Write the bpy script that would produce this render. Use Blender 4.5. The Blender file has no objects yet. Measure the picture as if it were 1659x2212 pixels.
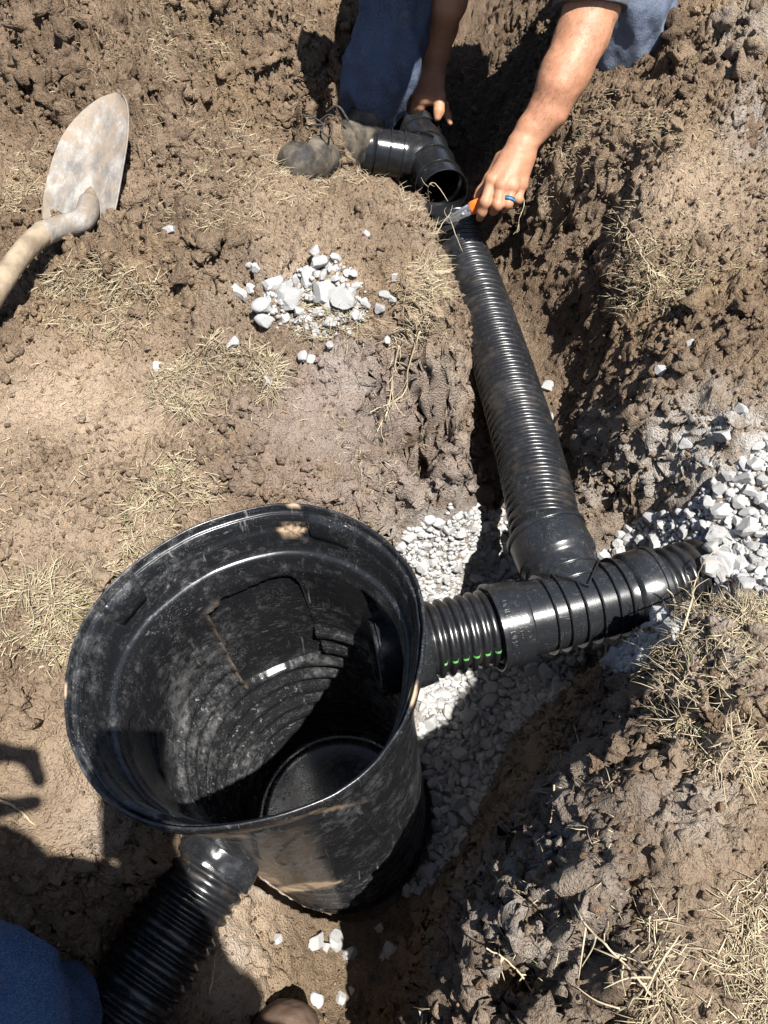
import bpy, bmesh, math, random
import numpy as np
from mathutils import Vector, Matrix

# ------------------------------------------------------------------ camera, sky, sun, exposure
SC = bpy.context.scene
COL = SC.collection
PITCH = math.radians(54.0)          # looking down this far below the horizon
FPX, CX, CY, HC = 1665.0, 829.5, 1106.0, 0.75
cam = bpy.data.cameras.new("camera")
cam.sensor_fit = 'VERTICAL'
cam.angle_y = 2 * math.atan(1106.0 / FPX)
cam.clip_start, cam.clip_end = 0.02, 300.0
camo = bpy.data.objects.new("camera", cam)
camo.location = (0, 0, HC)
camo.rotation_euler = (math.pi / 2 - PITCH, 0, 0)
COL.objects.link(camo)
SC.camera = camo

SUNV = Vector((0.288, -0.348, 0.980)).normalized()      # towards the sun
world = bpy.data.worlds.new("World")
SC.world = world
world.use_nodes = True
wn = world.node_tree.nodes
wl = world.node_tree.links
sky = wn.new("ShaderNodeTexSky")
sky.sky_type = 'NISHITA'
sky.sun_disc = False
sky.sun_elevation = math.asin(SUNV.z)
sky.sun_rotation = math.atan2(SUNV.x, SUNV.y)
sky.altitude = 300
wn["Background"].inputs["Strength"].default_value = 0.055
wl.new(sky.outputs[0], wn["Background"].inputs["Color"])
sund = bpy.data.lights.new("sun", 'SUN')
sund.energy = 4.8
sund.angle = math.radians(0.53)
sund.color = (1.0, 0.965, 0.91)
suno = bpy.data.objects.new("sun", sund)
suno.rotation_euler = SUNV.to_track_quat('Z', 'Y').to_euler()
suno.location = (2, -2, 6)
COL.objects.link(suno)
SC.view_settings.view_transform = 'Standard'
SC.view_settings.look = 'None'
SC.view_settings.exposure = 1.2
SC.view_settings.gamma = 1.0
SC.view_settings.use_curve_mapping = False
SC.cycles.max_bounces = 6
SC.cycles.diffuse_bounces = 3

RNG = np.random.default_rng(7)
random.seed(7)
S, C = math.sin(PITCH), math.cos(PITCH)

# ------------------------------------------------------------------ measuring helpers
def ray(px, py):
    u, t = (px - CX) / FPX, (py - CY) / FPX
    return np.array([u, C - t * S, -S - t * C])
def at(px, py, z):
    d = ray(px, py)
    return np.array([0, 0, HC]) + d * ((z - HC) / d[2])
def atZ(px, py, Z):
    return np.array([0, 0, HC]) + ray(px, py) * Z
def proj(P):
    P = np.asarray(P, float)
    x, y, z = P[..., 0], P[..., 1], P[..., 2] - HC
    Z = np.maximum(y * C - z * S, 1e-3)
    return np.stack([CX + FPX * x / Z, CY - FPX * (y * S + z * C) / Z], -1)
def in_poly(pts, poly):
    pts = np.asarray(pts, float); poly = np.asarray(poly, float)
    x, y = pts[..., 0], pts[..., 1]
    r = np.zeros(x.shape, bool)
    j = len(poly) - 1
    for i in range(len(poly)):
        xi, yi, xj, yj = poly[i, 0], poly[i, 1], poly[j, 0], poly[j, 1]
        if yi != yj:
            r ^= ((yi > y) != (yj > y)) & (x < (xj - xi) * (y - yi) / (yj - yi) + xi)
        j = i
    return r
def sstep(a, b, x):
    t = np.clip((x - a) / (b - a), 0, 1)
    return t * t * (3 - 2 * t)

# ------------------------------------------------------------------ noise
_perm = np.random.default_rng(3).permutation(256).astype(np.int32)
_perm = np.concatenate([_perm, _perm, _perm])
_g3 = np.random.default_rng(4).normal(size=(256, 3)).astype(np.float32)
_g3 /= np.linalg.norm(_g3, axis=1)[:, None]
def noise3(P, scale=1.0, off=0.0):
    P = np.asarray(P, np.float32) * scale + np.float32(off)
    i = np.floor(P).astype(np.int32); f = P - i
    u = f * f * f * (f * (f * 6 - 15) + 10)
    i &= 255
    out = 0
    for dx in (0, 1):
        wx = u[..., 0] if dx else 1 - u[..., 0]
        for dy in (0, 1):
            wy = u[..., 1] if dy else 1 - u[..., 1]
            for dz in (0, 1):
                wz = u[..., 2] if dz else 1 - u[..., 2]
                h = _perm[_perm[_perm[i[..., 0] + dx] + i[..., 1] + dy] + i[..., 2] + dz]
                g = _g3[h]
                d = g[..., 0] * (f[..., 0] - dx) + g[..., 1] * (f[..., 1] - dy) + g[..., 2] * (f[..., 2] - dz)
                out = out + wx * wy * wz * d
    return out * 1.5
def fbm(P, scale, octv=3, off=0.0, gain=0.5):
    a, s, o = 1.0, scale, 0
    for k in range(octv):
        o = o + a * noise3(P, s, off + 17.3 * k); a *= gain; s *= 2.03
    return o

# ------------------------------------------------------------------ object helpers
def tag(o, label=None, cat=None, group=None, kind=None):
    if label: o['label'] = label
    if cat: o['category'] = cat
    if group: o['group'] = group
    if kind: o['kind'] = kind
    return o
def empty(name, loc=(0, 0, 0), rot=None):
    o = bpy.data.objects.new(name, None)
    o.location = loc
    if rot is not None: o.rotation_euler = rot
    o.empty_display_size = 0.05
    COL.objects.link(o)
    return o
def make_mesh(name, V, F, mat=None, smooth=True, attrs=None):
    """V (n,3); F array (m,3|4) or a list of arrays / faces"""
    me = bpy.data.meshes.new(name)
    V = np.asarray(V, np.float32)
    Fs = F if isinstance(F, list) else [F]
    arrs = []
    for f in Fs:
        f = np.asarray(f, np.int32)
        if f.size: arrs.append(f)
    nl = sum(a.size for a in arrs); nf = sum(len(a) for a in arrs)
    me.vertices.add(len(V)); me.vertices.foreach_set("co", V.ravel())
    me.loops.add(nl); me.polygons.add(nf)
    me.loops.foreach_set("vertex_index", np.concatenate([a.ravel() for a in arrs]))
    tot = np.concatenate([np.full(len(a), a.shape[1], np.int32) for a in arrs])
    st = np.concatenate([[0], np.cumsum(tot)[:-1]]).astype(np.int32)
    me.polygons.foreach_set("loop_start", st)
    try: me.polygons.foreach_set("loop_total", tot)
    except Exception: pass
    me.update(calc_edges=True)
    me.validate()
    if smooth: me.polygons.foreach_set("use_smooth", np.ones(len(me.polygons), bool))
    if attrs:
        for k, a in attrs.items():
            at_ = me.attributes.new(k, 'FLOAT', 'POINT')
            at_.data.foreach_set("value", np.asarray(a, np.float32))
    if mat: me.materials.append(mat)
    return me
def link(name, me, parent=None, loc=None):
    o = bpy.data.objects.new(name, me)
    COL.objects.link(o)
    if loc is not None: o.location = loc
    if parent is not None:
        o.parent = parent
        o.matrix_parent_inverse = parent.matrix_basis.inverted()
    return o
def obj(name, V, F, mat, parent=None, smooth=True, attrs=None):
    return link(name, make_mesh(name, V, F, mat, smooth, attrs), parent)
def grid_faces(n, m, close_m=False, close_n=False, base=0, flip=False):
    i = np.arange(n if close_n else n - 1); j = np.arange(m if close_m else m - 1)
    I, J = np.meshgrid(i, j, indexing='ij')
    I2, J2 = (I + 1) % n, (J + 1) % m
    f = np.stack([I * m + J, I * m + J2, I2 * m + J2, I2 * m + J], -1).reshape(-1, 4) + base
    return f[:, ::-1] if flip else f
class MB:
    """collects pieces that become ONE mesh"""
    def __init__(s): s.V, s.F, s.n, s.A = [], [], 0, []
    def add(s, V, F, a=0.0):
        V = np.asarray(V, float); s.V.append(V)
        for f in (F if isinstance(F, list) else [F]): s.F.append(np.asarray(f, np.int32) + s.n)
        s.A.append(np.full(len(V), a) if np.isscalar(a) else np.asarray(a)); s.n += len(V)
    def arrays(s): return np.concatenate(s.V), s.F, np.concatenate(s.A)
    def build(s, name, mat, parent=None, smooth=True, attr=None):
        V, F, A = s.arrays()
        q = [f for f in F if f.shape[1] == 4]; t = [f for f in F if f.shape[1] == 3]
        Fs = ([np.concatenate(q)] if q else []) + ([np.concatenate(t)] if t else [])
        return obj(name, V, Fs, mat, parent, smooth, {attr: A} if attr else None)
def spline(P, n, tension=0.5):
    P = np.asarray(P, float)
    if len(P) == 2: return P[0] + (P[1] - P[0]) * np.linspace(0, 1, n)[:, None]
    Q = np.vstack([2 * P[0] - P[1], P, 2 * P[-1] - P[-2]])
    d = np.concatenate([[0], np.cumsum(np.linalg.norm(np.diff(P, axis=0), axis=1))])
    t = np.linspace(0, d[-1], n * 4)
    out = []
    for tt in t:
        k = min(max(np.searchsorted(d, tt, 'right') - 1, 0), len(P) - 2)
        u = (tt - d[k]) / (d[k + 1] - d[k])
        a, b, c, e = Q[k], Q[k + 1], Q[k + 2], Q[k + 3]
        out.append(0.5 * ((2 * b) + (-a + c) * u + (2 * a - 5 * b + 4 * c - e) * u * u + (-a + 3 * b - 3 * c + e) * u ** 3))
    out = np.array(out)
    L = np.concatenate([[0], np.cumsum(np.linalg.norm(np.diff(out, axis=0), axis=1))])
    tt = np.linspace(0, L[-1], n)
    return np.stack([np.interp(tt, L, out[:, k]) for k in range(3)], -1)
def frames(P, up=(0, 0, 1)):
    P = np.asarray(P, float)
    T = np.gradient(P, axis=0); T /= np.linalg.norm(T, axis=1)[:, None]
    up = np.asarray(up, float)
    n = up - T[0] * np.dot(up, T[0])
    if np.linalg.norm(n) < 1e-4: n = np.array([1., 0, 0]) - T[0] * T[0][0]
    N = [n / np.linalg.norm(n)]
    for k in range(1, len(P)):
        n = N[-1] - T[k] * np.dot(N[-1], T[k]); N.append(n / np.linalg.norm(n))
    N = np.array(N)
    return T, N, np.cross(T, N)
def tube_arrays(P, R, seg=8, caps=True, squash=1.0, up=(0, 0, 1)):
    P = np.asarray(P, float); R = np.broadcast_to(np.asarray(R, float), (len(P),))
    T, N, B = frames(P, up)
    a = np.linspace(0, 2 * math.pi, seg, endpoint=False)
    V = P[:, None] + R[:, None, None] * (np.cos(a)[None, :, None] * N[:, None] * squash + np.sin(a)[None, :, None] * B[:, None])
    V = V.reshape(-1, 3)
    F = [grid_faces(len(P), seg, True)]
    if caps:
        n = len(V)
        V = np.vstack([V, P[0], P[-1]])
        j = np.arange(seg); j2 = (j + 1) % seg
        F.append(np.stack([np.full(seg, n), j2, j], -1))
        b = (len(P) - 1) * seg
        F.append(np.stack([np.full(seg, n + 1), b + j, b + j2], -1))
    return V, F
def lathe(P0, axis, prof, seg=64, up=(0, 0, 1), amask=None):
    """prof: list of (distance along axis, radius)"""
    axis = np.asarray(axis, float); axis /= np.linalg.norm(axis)
    up = np.asarray(up, float); n = up - axis * np.dot(up, axis); n /= np.linalg.norm(n)
    b = np.cross(axis, n)
    a = np.linspace(0, 2 * math.pi, seg, endpoint=False)
    pr = np.asarray(prof, float)
    V = np.asarray(P0)[None, None] + pr[:, 0][:, None, None] * axis + pr[:, 1][:, None, None] * (np.cos(a)[None, :, None] * n + np.sin(a)[None, :, None] * b)
    return V.reshape(-1, 3), grid_faces(len(pr), seg, True)
def ico(sub):
    bm = bmesh.new()
    bmesh.ops.create_icosphere(bm, subdivisions=sub, radius=1.0)
    V = np.array([v.co[:] for v in bm.verts]); F = np.array([[v.index for v in f.verts] for f in bm.faces])
    bm.free()
    return V, F
ICO = {k: ico(k) for k in (1, 2, 3, 4)}
def rand_rot(rng, n=None):
    q = rng.normal(size=(n or 1, 4)); q /= np.linalg.norm(q, axis=1)[:, None]
    w, x, y, z = q.T
    M = np.stack([1 - 2 * (y * y + z * z), 2 * (x * y - z * w), 2 * (x * z + y * w),
                  2 * (x * y + z * w), 1 - 2 * (x * x + z * z), 2 * (y * z - x * w),
                  2 * (x * z - y * w), 2 * (y * z + x * w), 1 - 2 * (x * x + y * y)], -1).reshape(-1, 3, 3)
    return M if n else M[0]

# ------------------------------------------------------------------ materials
class NT:
    def __init__(s, name):
        s.m = bpy.data.materials.new(name); s.m.use_nodes = True
        s.t = s.m.node_tree; s.n = s.t.nodes; s.l = s.t.links
        s.b = s.n["Principled BSDF"]
        s.co = s.n.new("ShaderNodeTexCoord").outputs["Object"]
    def set(s, k, v):
        i = s.b.inputs[k]
        if hasattr(v, 'is_output') or isinstance(v, bpy.types.NodeSocket): s.l.new(v, i)
        else: i.default_value = v
    def _in(s, sock, v):
        if isinstance(v, bpy.types.NodeSocket): s.l.new(v, sock)
        elif v is not None: sock.default_value = v
    def noise(s, scale, detail=4, rough=0.55, vec=None, out="Fac", dist=0.0):
        n = s.n.new("ShaderNodeTexNoise")
        s.l.new(vec or s.co, n.inputs["Vector"])
        n.inputs["Scale"].default_value = scale; n.inputs["Detail"].default_value = detail
        n.inputs["Roughness"].default_value = rough; n.inputs["Distortion"].default_value = dist
        return n.outputs[out]
    def voro(s, scale, feat='F1', out="Distance", vec=None, rand=1.0):
        n = s.n.new("ShaderNodeTexVoronoi"); n.feature = feat
        s.l.new(vec or s.co, n.inputs["Vector"]); n.inputs["Scale"].default_value = scale
        n.inputs["Randomness"].default_value = rand
        return n.outputs[out]
    def mapr(s, v, a, b, c=0.0, d=1.0, smooth=True):
        n = s.n.new("ShaderNodeMapRange"); n.interpolation_type = 'SMOOTHSTEP' if smooth else 'LINEAR'
        s._in(n.inputs[0], v)
        for k, x in zip((1, 2, 3, 4), (a, b, c, d)): n.inputs[k].default_value = x
        return n.outputs[0]
    def math(s, op, a, b=None):
        n = s.n.new("ShaderNodeMath"); n.operation = op
        s._in(n.inputs[0], a); s._in(n.inputs[1], b)
        return n.outputs[0]
    def mix(s, f, a, b, mode='MIX'):
        n = s.n.new("ShaderNodeMix"); n.data_type = 'RGBA'; n.blend_type = mode
        s._in(n.inputs[0], f)
        for sock, v in ((n.inputs[6], a), (n.inputs[7], b)):
            if isinstance(v, bpy.types.NodeSocket): s.l.new(v, sock)
            else: sock.default_value = tuple(v) + (1.0,) if len(v) == 3 else v
        return n.outputs[2]
    def attr(s, name):
        n = s.n.new("ShaderNodeAttribute"); n.attribute_name = name
        return n.outputs["Fac"]
    def objrand(s):
        return s.n.new("ShaderNodeObjectInfo").outputs["Random"]
    def stretch(s, sc, rot=(0, 0, 0)):
        n = s.n.new("ShaderNodeMapping"); n.inputs["Scale"].default_value = sc; n.inputs["Rotation"].default_value = rot
        s.l.new(s.co, n.inputs["Vector"])
        return n.outputs[0]
    def bump(s, h, strength=0.4, dist=0.003, prev=None):
        n = s.n.new("ShaderNodeBump"); n.inputs["Strength"].default_value = strength; n.inputs["Distance"].default_value = dist
        s.l.new(h, n.inputs["Height"])
        if prev is not None: s.l.new(prev, n.inputs["Normal"])
        return n.outputs[0]
def col(*c): return tuple(c)

def mat_soil(name, attrs=True):
    k = NT(name)
    base = k.mix(k.mapr(k.noise(7, 5, 0.6), 0.35, 0.68), (0.205, 0.146, 0.10), (0.335, 0.25, 0.175))
    base = k.mix(k.mapr(k.noise(38, 5, 0.7), 0.5, 0.7, 0, .55), base, (0.15, 0.10, 0.066))
    base = k.mix(k.mapr(k.noise(21, 4, 0.6), 0.56, 0.72, 0, .5), base, (0.40, 0.305, 0.215))
    base = k.mix(k.mapr(k.noise(3.1, 3, 0.5), 0.5, 0.72), base, (0.35, 0.255, 0.16))
    fine = k.noise(190, 5, 0.7)
    base = k.mix(k.mapr(fine, 0.3, 0.75, 0, 0.6), k.mix(1.0, base, (0.62, 0.6, 0.58), 'MULTIPLY'), k.mix(1.0, base, (1.28, 1.26, 1.22), 'MULTIPLY'))
    straw = k.mapr(k.noise(90, 2, 0.5, k.stretch((1, 6, 2), (0.3, 0.2, 0.7))), 0.66, 0.74)
    base = k.mix(k.math('MULTIPLY', straw, 0.55), base, (0.42, 0.32, 0.19))
    if attrs:
        lime = k.attr("lime"); moist = k.attr("moist"); clay = k.attr("clay")
        n1 = k.noise(24, 5, 0.65)
        base = k.mix(k.math('MULTIPLY', clay, k.mapr(k.noise(13, 3), 0.25, 0.6, 0.35, 1.0)), base, (0.415, 0.318, 0.228))
        lm = k.math('MULTIPLY', lime, k.mapr(n1, 0.32, 0.56, 0.2, 1.0))
        base = k.mix(lm, base, (0.47, 0.445, 0.41))
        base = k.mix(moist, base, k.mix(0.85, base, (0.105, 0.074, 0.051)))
        gm = k.attr("greyclay")
        base = k.mix(k.math('MULTIPLY', gm, k.mapr(k.noise(16, 4, 0.6), 0.35, 0.65, 0.2, 0.9)), base, (0.30, 0.235, 0.20))
    k.set("Base Color", base)
    k.set("Roughness", 0.93)
    k.set("Specular IOR Level", 0.15)
    h = k.math('ADD', k.math('MULTIPLY', k.noise(110, 6, 0.75), .6), k.math('MULTIPLY', k.noise(420, 5, 0.75), 0.6))
    h = k.math('ADD', h, k.math('MULTIPLY', k.mapr(k.voro(240), 0.0, 0.6), -0.45))
    h = k.math('ADD', h, k.math('MULTIPLY', k.mapr(k.voro(600), 0.0, 0.6), -0.25))
    k.set("Normal", k.bump(h, 1.0, 0.0055))
    return k.m

def mat_plastic(name, dust=0.5, lift=0.42, speck=0.5, rough=0.33, base=(0.011, 0.0115, 0.013), streak=(3, 3, 40), mud=False, attr_stripe=False):
    k = NT(name)
    r1 = k.noise(9, 5, 0.65)
    d1 = k.mapr(k.math('ADD', k.math('MULTIPLY', r1, .5), k.math('MULTIPLY', k.noise(70, 8, 0.85), 0.75)), 0.60, 0.86)
    st = k.mapr(k.noise(30, 6, 0.8, k.stretch(streak, (0.2, 0.1, 0.3))), 0.54, 0.70)
    sc1 = k.mapr(k.noise(110, 3, 0.7, k.stretch((1.0, 1.0, .06), (.5, .3, .2))), 0.62, 0.70)
    sc2 = k.mapr(k.noise(90, 3, 0.7, k.stretch((.07, 1.0, 1.0), (.2, .7, .9))), 0.63, 0.71)
    patch = k.mapr(k.noise(6, 3, 0.5), 0.4, 0.65)
    scr = k.math('MULTIPLY', k.math('MAXIMUM', sc1, sc2), patch)
    d = k.math('MULTIPLY', k.math('ADD', k.math('ADD', k.math('MULTIPLY', d1, 0.40), k.math('MULTIPLY', k.math('MULTIPLY', st, patch), 0.35)), k.math('MULTIPLY', scr, .5)), dust)
    sp = k.math('MULTIPLY', k.mapr(k.voro(190), 0.11, 0.20, 1.0, 0.0), k.mapr(k.noise(150, 2), 0.5, 0.6))
    sp2 = k.math('MULTIPLY', k.mapr(k.voro(420), 0.13, 0.24, 1.0, 0.0), k.mapr(k.noise(31, 3), 0.48, 0.62))
    d = k.math('MINIMUM', k.math('ADD', d, k.math('MULTIPLY', k.math('MULTIPLY', k.math('MAXIMUM', k.math('MULTIPLY', sp, .6), sp2), k.mapr(k.noise(14, 4, .6), .42, .62, .1, 1.0)), speck)), 1.0)
    c = k.mix(k.math('MULTIPLY', d, lift), base, (0.36, 0.36, 0.355))
    rg = k.mapr(k.math('ADD', d, k.math('MULTIPLY', r1, 0.3)), 0.1, 1.0, rough, 0.7)
    if mud:
        mm = k.math('MULTIPLY', k.attr("mud"), k.mapr(k.noise(45, 5, 0.7), 0.34, 0.5))
        c = k.mix(mm, c, (0.40, 0.285, 0.18))
        rg = k.mix(mm, k.mix(1.0, rg, (1, 1, 1), 'MULTIPLY'), (0.95, 0.95, 0.95))
    k.set("Base Color", c)
    k.set("Roughness", rg)
    k.set("Specular IOR Level", 0.55)
    h = k.math('ADD', k.noise(28, 4, 0.6), k.math('MULTIPLY', k.noise(260, 3, 0.6, k.stretch(streak)), 0.25))
    k.set("Normal", k.bump(h, 0.10, 0.003))
    return k.m

def mat_simple(name, c1, c2, rough, scale=20, bump=0.2, bscale=120, spec=0.3, metal=0.0, rnd=0.0):
    k = NT(name)
    c = k.mix(k.mapr(k.noise(scale, 5, 0.6), 0.35, 0.68), c1, c2)
    if rnd: c = k.mix(k.math('MULTIPLY', k.objrand(), rnd), c, k.mix(1.0, c, (0.6, 0.58, 0.55), 'MULTIPLY'))
    k.set("Base Color", c); k.set("Roughness", rough); k.set("Specular IOR Level", spec); k.set("Metallic", metal)
    if bump: k.set("Normal", k.bump(k.noise(bscale, 5, 0.65), bump, 0.002))
    return k.m

def mat_stone(name):
    k = NT(name)
    c = k.mix(k.mapr(k.noise(45, 5, 0.65), 0.35, 0.7), (0.33, 0.326, 0.318), (0.50, 0.498, 0.49))
    c = k.mix(k.math('MULTIPLY', k.mapr(k.noise(150, 3, 0.6), 0.6, 0.75), 0.35), c, (0.20, 0.195, 0.19))
    rnd = k.math('ADD', k.objrand(), k.attr("rnd"))
    c = k.mix(k.math('MULTIPLY', k.mapr(k.noise(60, 4, .65), .58, .7), .45), c, (.36, .29, .215))
    c = k.mix(k.math('MULTIPLY', k.math('FRACT', rnd), 0.5), c, (0.28, 0.276, 0.27))
    k.set("Base Color", c); k.set("Roughness", 0.88); k.set("Specular IOR Level", 0.2)
    k.set("Normal", k.bump(k.math('ADD', k.noise(130, 5, 0.7), k.math('MULTIPLY', k.noise(500, 3, 0.6), 0.5)), 0.5, 0.0025))
    return k.m

def mat_straw(name):
    k = NT(name)
    r = k.attr("rnd")
    c = k.mix(k.mapr(r, 0.0, 0.9, smooth=False), (0.24, 0.185, 0.115), (0.54, 0.46, 0.315))
    c = k.mix(k.mapr(r, 0.955, 0.985), c, (0.26, 0.29, 0.11))
    k.set("Base Color", c); k.set("Roughness", 0.75); k.set("Specular IOR Level", 0.25)
    return k.m

def mat_skin(name):
    k = NT(name)
    c = k.mix(k.mapr(k.noise(22, 5, 0.65), 0.35, 0.65), (0.35, 0.175, 0.10), (0.45, 0.225, 0.135))
    c = k.mix(k.mapr(k.noise(160, 3, 0.6), 0.55, 0.75, 0, 0.35), c, (0.30, 0.12, 0.065))
    red = k.attr("red")
    c = k.mix(k.math('MULTIPLY', red, 0.55), c, (0.37, 0.135, 0.08))
    c = k.mix(k.math('MULTIPLY', k.math('MULTIPLY', k.mapr(red, .5, .8), k.mapr(k.noise(120, 4, .7), .5, .68)), .5), c, (.13, .075, .045))
    nail = k.attr("nail")
    c = k.mix(k.math('MULTIPLY', nail, 0.7), c, (0.62, 0.40, 0.31))
    k.set("Base Color", c); k.set("Roughness", 0.52); k.set("Specular IOR Level", 0.35)
    k.set("Subsurface Weight", 0.12); k.set("Subsurface Radius", (0.012, 0.004, 0.002)); k.set("Subsurface Scale", 0.5)
    h = k.math('ADD', k.voro(420), k.math('MULTIPLY', k.noise(90, 4, 0.6, k.stretch((1, 1, 2.5))), 1.0))
    k.set("Normal", k.bump(h, 0.22, 0.0012))
    return k.m

def mat_denim(name, c1, c2, weave=900, worn_lit=False):
    k = NT(name)
    w = k.noise(weave, 2, 0.5, k.stretch((1, 1, .25), (.3, .5, .4)))
    c = k.mix(k.mapr(k.noise(9, 5, 0.65), 0.32, 0.7), c1, c2)
    c = k.mix(k.math('MULTIPLY', k.mapr(w, .4, .65), 0.25), c, (0.27, 0.30, 0.36))
    c = k.mix(k.math('MULTIPLY', k.mapr(k.noise(30, 4, 0.7), 0.58, 0.75), 0.4), c, (0.26, 0.21, 0.16))
    if worn_lit: c = k.mix(k.math('MULTIPLY', k.attr("worn_lit"), k.mapr(k.noise(40, 5, .7), .3, .6, .6, 1.0)), c, (0.20, 0.235, 0.31))
    k.set("Base Color", c); k.set("Roughness", 0.9); k.set("Specular IOR Level", 0.12)
    h = k.math('ADD', k.math('MULTIPLY', w, 0.35), k.noise(22, 4, 0.55))
    k.set("Normal", k.bump(h, 0.5, 0.012))
    return k.m

M_SOIL = mat_soil("soil")
M_CLOD = mat_soil("clod_soil", False)
M_BASIN = mat_plastic("basin_plastic", 1.35, 0.55, 1.0, 0.26, streak=(2, 2, 9), mud=True)
M_PIPE = mat_plastic("pipe_plastic", 0.38, 0.42, 0.5, 0.27, streak=(4, 1, 4), mud=True)
M_FIT = mat_plastic("fitting_plastic", 0.45, 0.42, 0.7, 0.22, base=(0.013, 0.014, 0.016))
M_WYE = mat_plastic("wye_plastic", 0.22, 0.42, 0.35, 0.17)
M_GREEN = mat_simple("green_print", (0.07, 0.27, 0.06), (0.15, 0.38, 0.12), 0.5, 60, 0.1)
M_STONE = mat_stone("limestone")
M_STRAW = mat_straw("straw")
M_SKIN = mat_skin("skin")
M_JEANS = mat_denim("denim", (0.032, 0.045, 0.078), (0.07, 0.09, 0.14), worn_lit=True)  # navy base darkened for the shaded leg, sunlit knee mixed in paler
M_JEANS2 = mat_denim("blue_denim", (0.020, 0.048, 0.11), (0.045, 0.085, 0.17))
M_SHIRT = mat_denim("grey_cotton", (0.075, 0.077, 0.085), (0.10, 0.10, 0.11), 1500)
M_ROOT = mat_simple("root_bark", (0.34, 0.26, 0.16), (0.52, 0.43, 0.29), 0.8, 80, 0.4, 300)
M_STEEL = mat_simple("knife_steel", (0.42, 0.43, 0.45), (0.55, 0.56, 0.58), 0.34, 60, 0.1, 200, 0.5, 0.85)
M_ORANGE = mat_simple("orange_plastic", (0.80, 0.13, 0.02), (0.88, 0.19, 0.03), 0.42, 30, 0.05)
M_BOOT = mat_simple("boot_leather", (0.022, 0.021, 0.021), (0.12, 0.10, 0.072), 0.7, 26, 0.4, 90)
M_SOLE = mat_simple("rubber_sole", (0.05, 0.045, 0.04), (0.17, 0.135, 0.10), 0.85, 25, 0.4)
M_LACE = mat_simple("boot_lace", (0.02, 0.02, 0.02), (0.06, 0.055, 0.05), 0.85, 80, 0.3)
M_TAN = mat_simple("tan_leather", (0.085, 0.054, 0.038), (0.13, 0.088, 0.062), 0.65, 25, 0.4, 160)
M_RING = mat_simple("blue_silicone", (0.02, 0.15, 0.33), (0.03, 0.22, 0.42), 0.45, 60, 0.0)
M_RINGB = mat_simple("black_silicone", (0.012, 0.02, 0.035), (0.02, 0.03, 0.05), 0.5, 60, 0.0)
M_HAIR = mat_simple("hair", (0.03, 0.02, 0.012), (0.07, 0.045, 0.03), 0.6, 90, 0.6, 300)
M_PHONE = mat_simple("phone_glass", (0.01, 0.01, 0.012), (0.02, 0.02, 0.022), 0.15, 20, 0.0)

# ------------------------------------------------------------------ basin shape (needed by the ground, which it cuts into)
RIM_PX = [(624, 1085), (723, 1103), (822, 1152), (887, 1216), (914, 1281), (919, 1340), (914, 1409), (904, 1474), (889, 1530),
          (851, 1604), (797, 1668), (727, 1720), (650, 1752), (555, 1778), (460, 1792), (375, 1794), (313, 1779), (238, 1741), (189, 1686),
          (154, 1622), (139, 1560), (137, 1508), (144, 1439), (164, 1370), (204, 1305), (258, 1246), (327, 1192), (407, 1142),
          (501, 1107)]
Z_RIM, Z_BASE = 0.03, -0.62
RIMC = np.array([-0.138, 0.327]); BASEC = np.array([-0.072, 0.352]); R_BASE = 0.145
_rp = np.array([at(x, y, Z_RIM)[:2] for x, y in RIM_PX]) - RIMC
_ra = np.arctan2(_rp[:, 1], _rp[:, 0]); _rr = np.hypot(_rp[:, 0], _rp[:, 1])
_o = np.argsort(_ra)
def rim_rho(th):
    th = (np.asarray(th) + math.pi) % (2 * math.pi) - math.pi
    a = np.concatenate([_ra[_o] - 2 * math.pi, _ra[_o], _ra[_o] + 2 * math.pi]); r = np.tile(_rr[_o], 3)
    s = 0
    for d in (-0.12, -0.06, 0, 0.06, 0.12): s = s + np.interp(th + d, a, r)
    return s / 5
def basin_w(z): return (Z_RIM - np.asarray(z)) / (Z_RIM - Z_BASE)
def basin_center(z):
    w = np.clip(basin_w(z), 0, 1.05)[..., None]
    return RIMC + (BASEC - RIMC) * w
def basin_outline(th, z):
    w = np.clip(basin_w(z), 0, 1)
    b = sstep(0.0, 1.0, w) * 0.5 + 0.5 * w
    return rim_rho(th) * (1 - b) + (R_BASE / 0.85) * b

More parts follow.
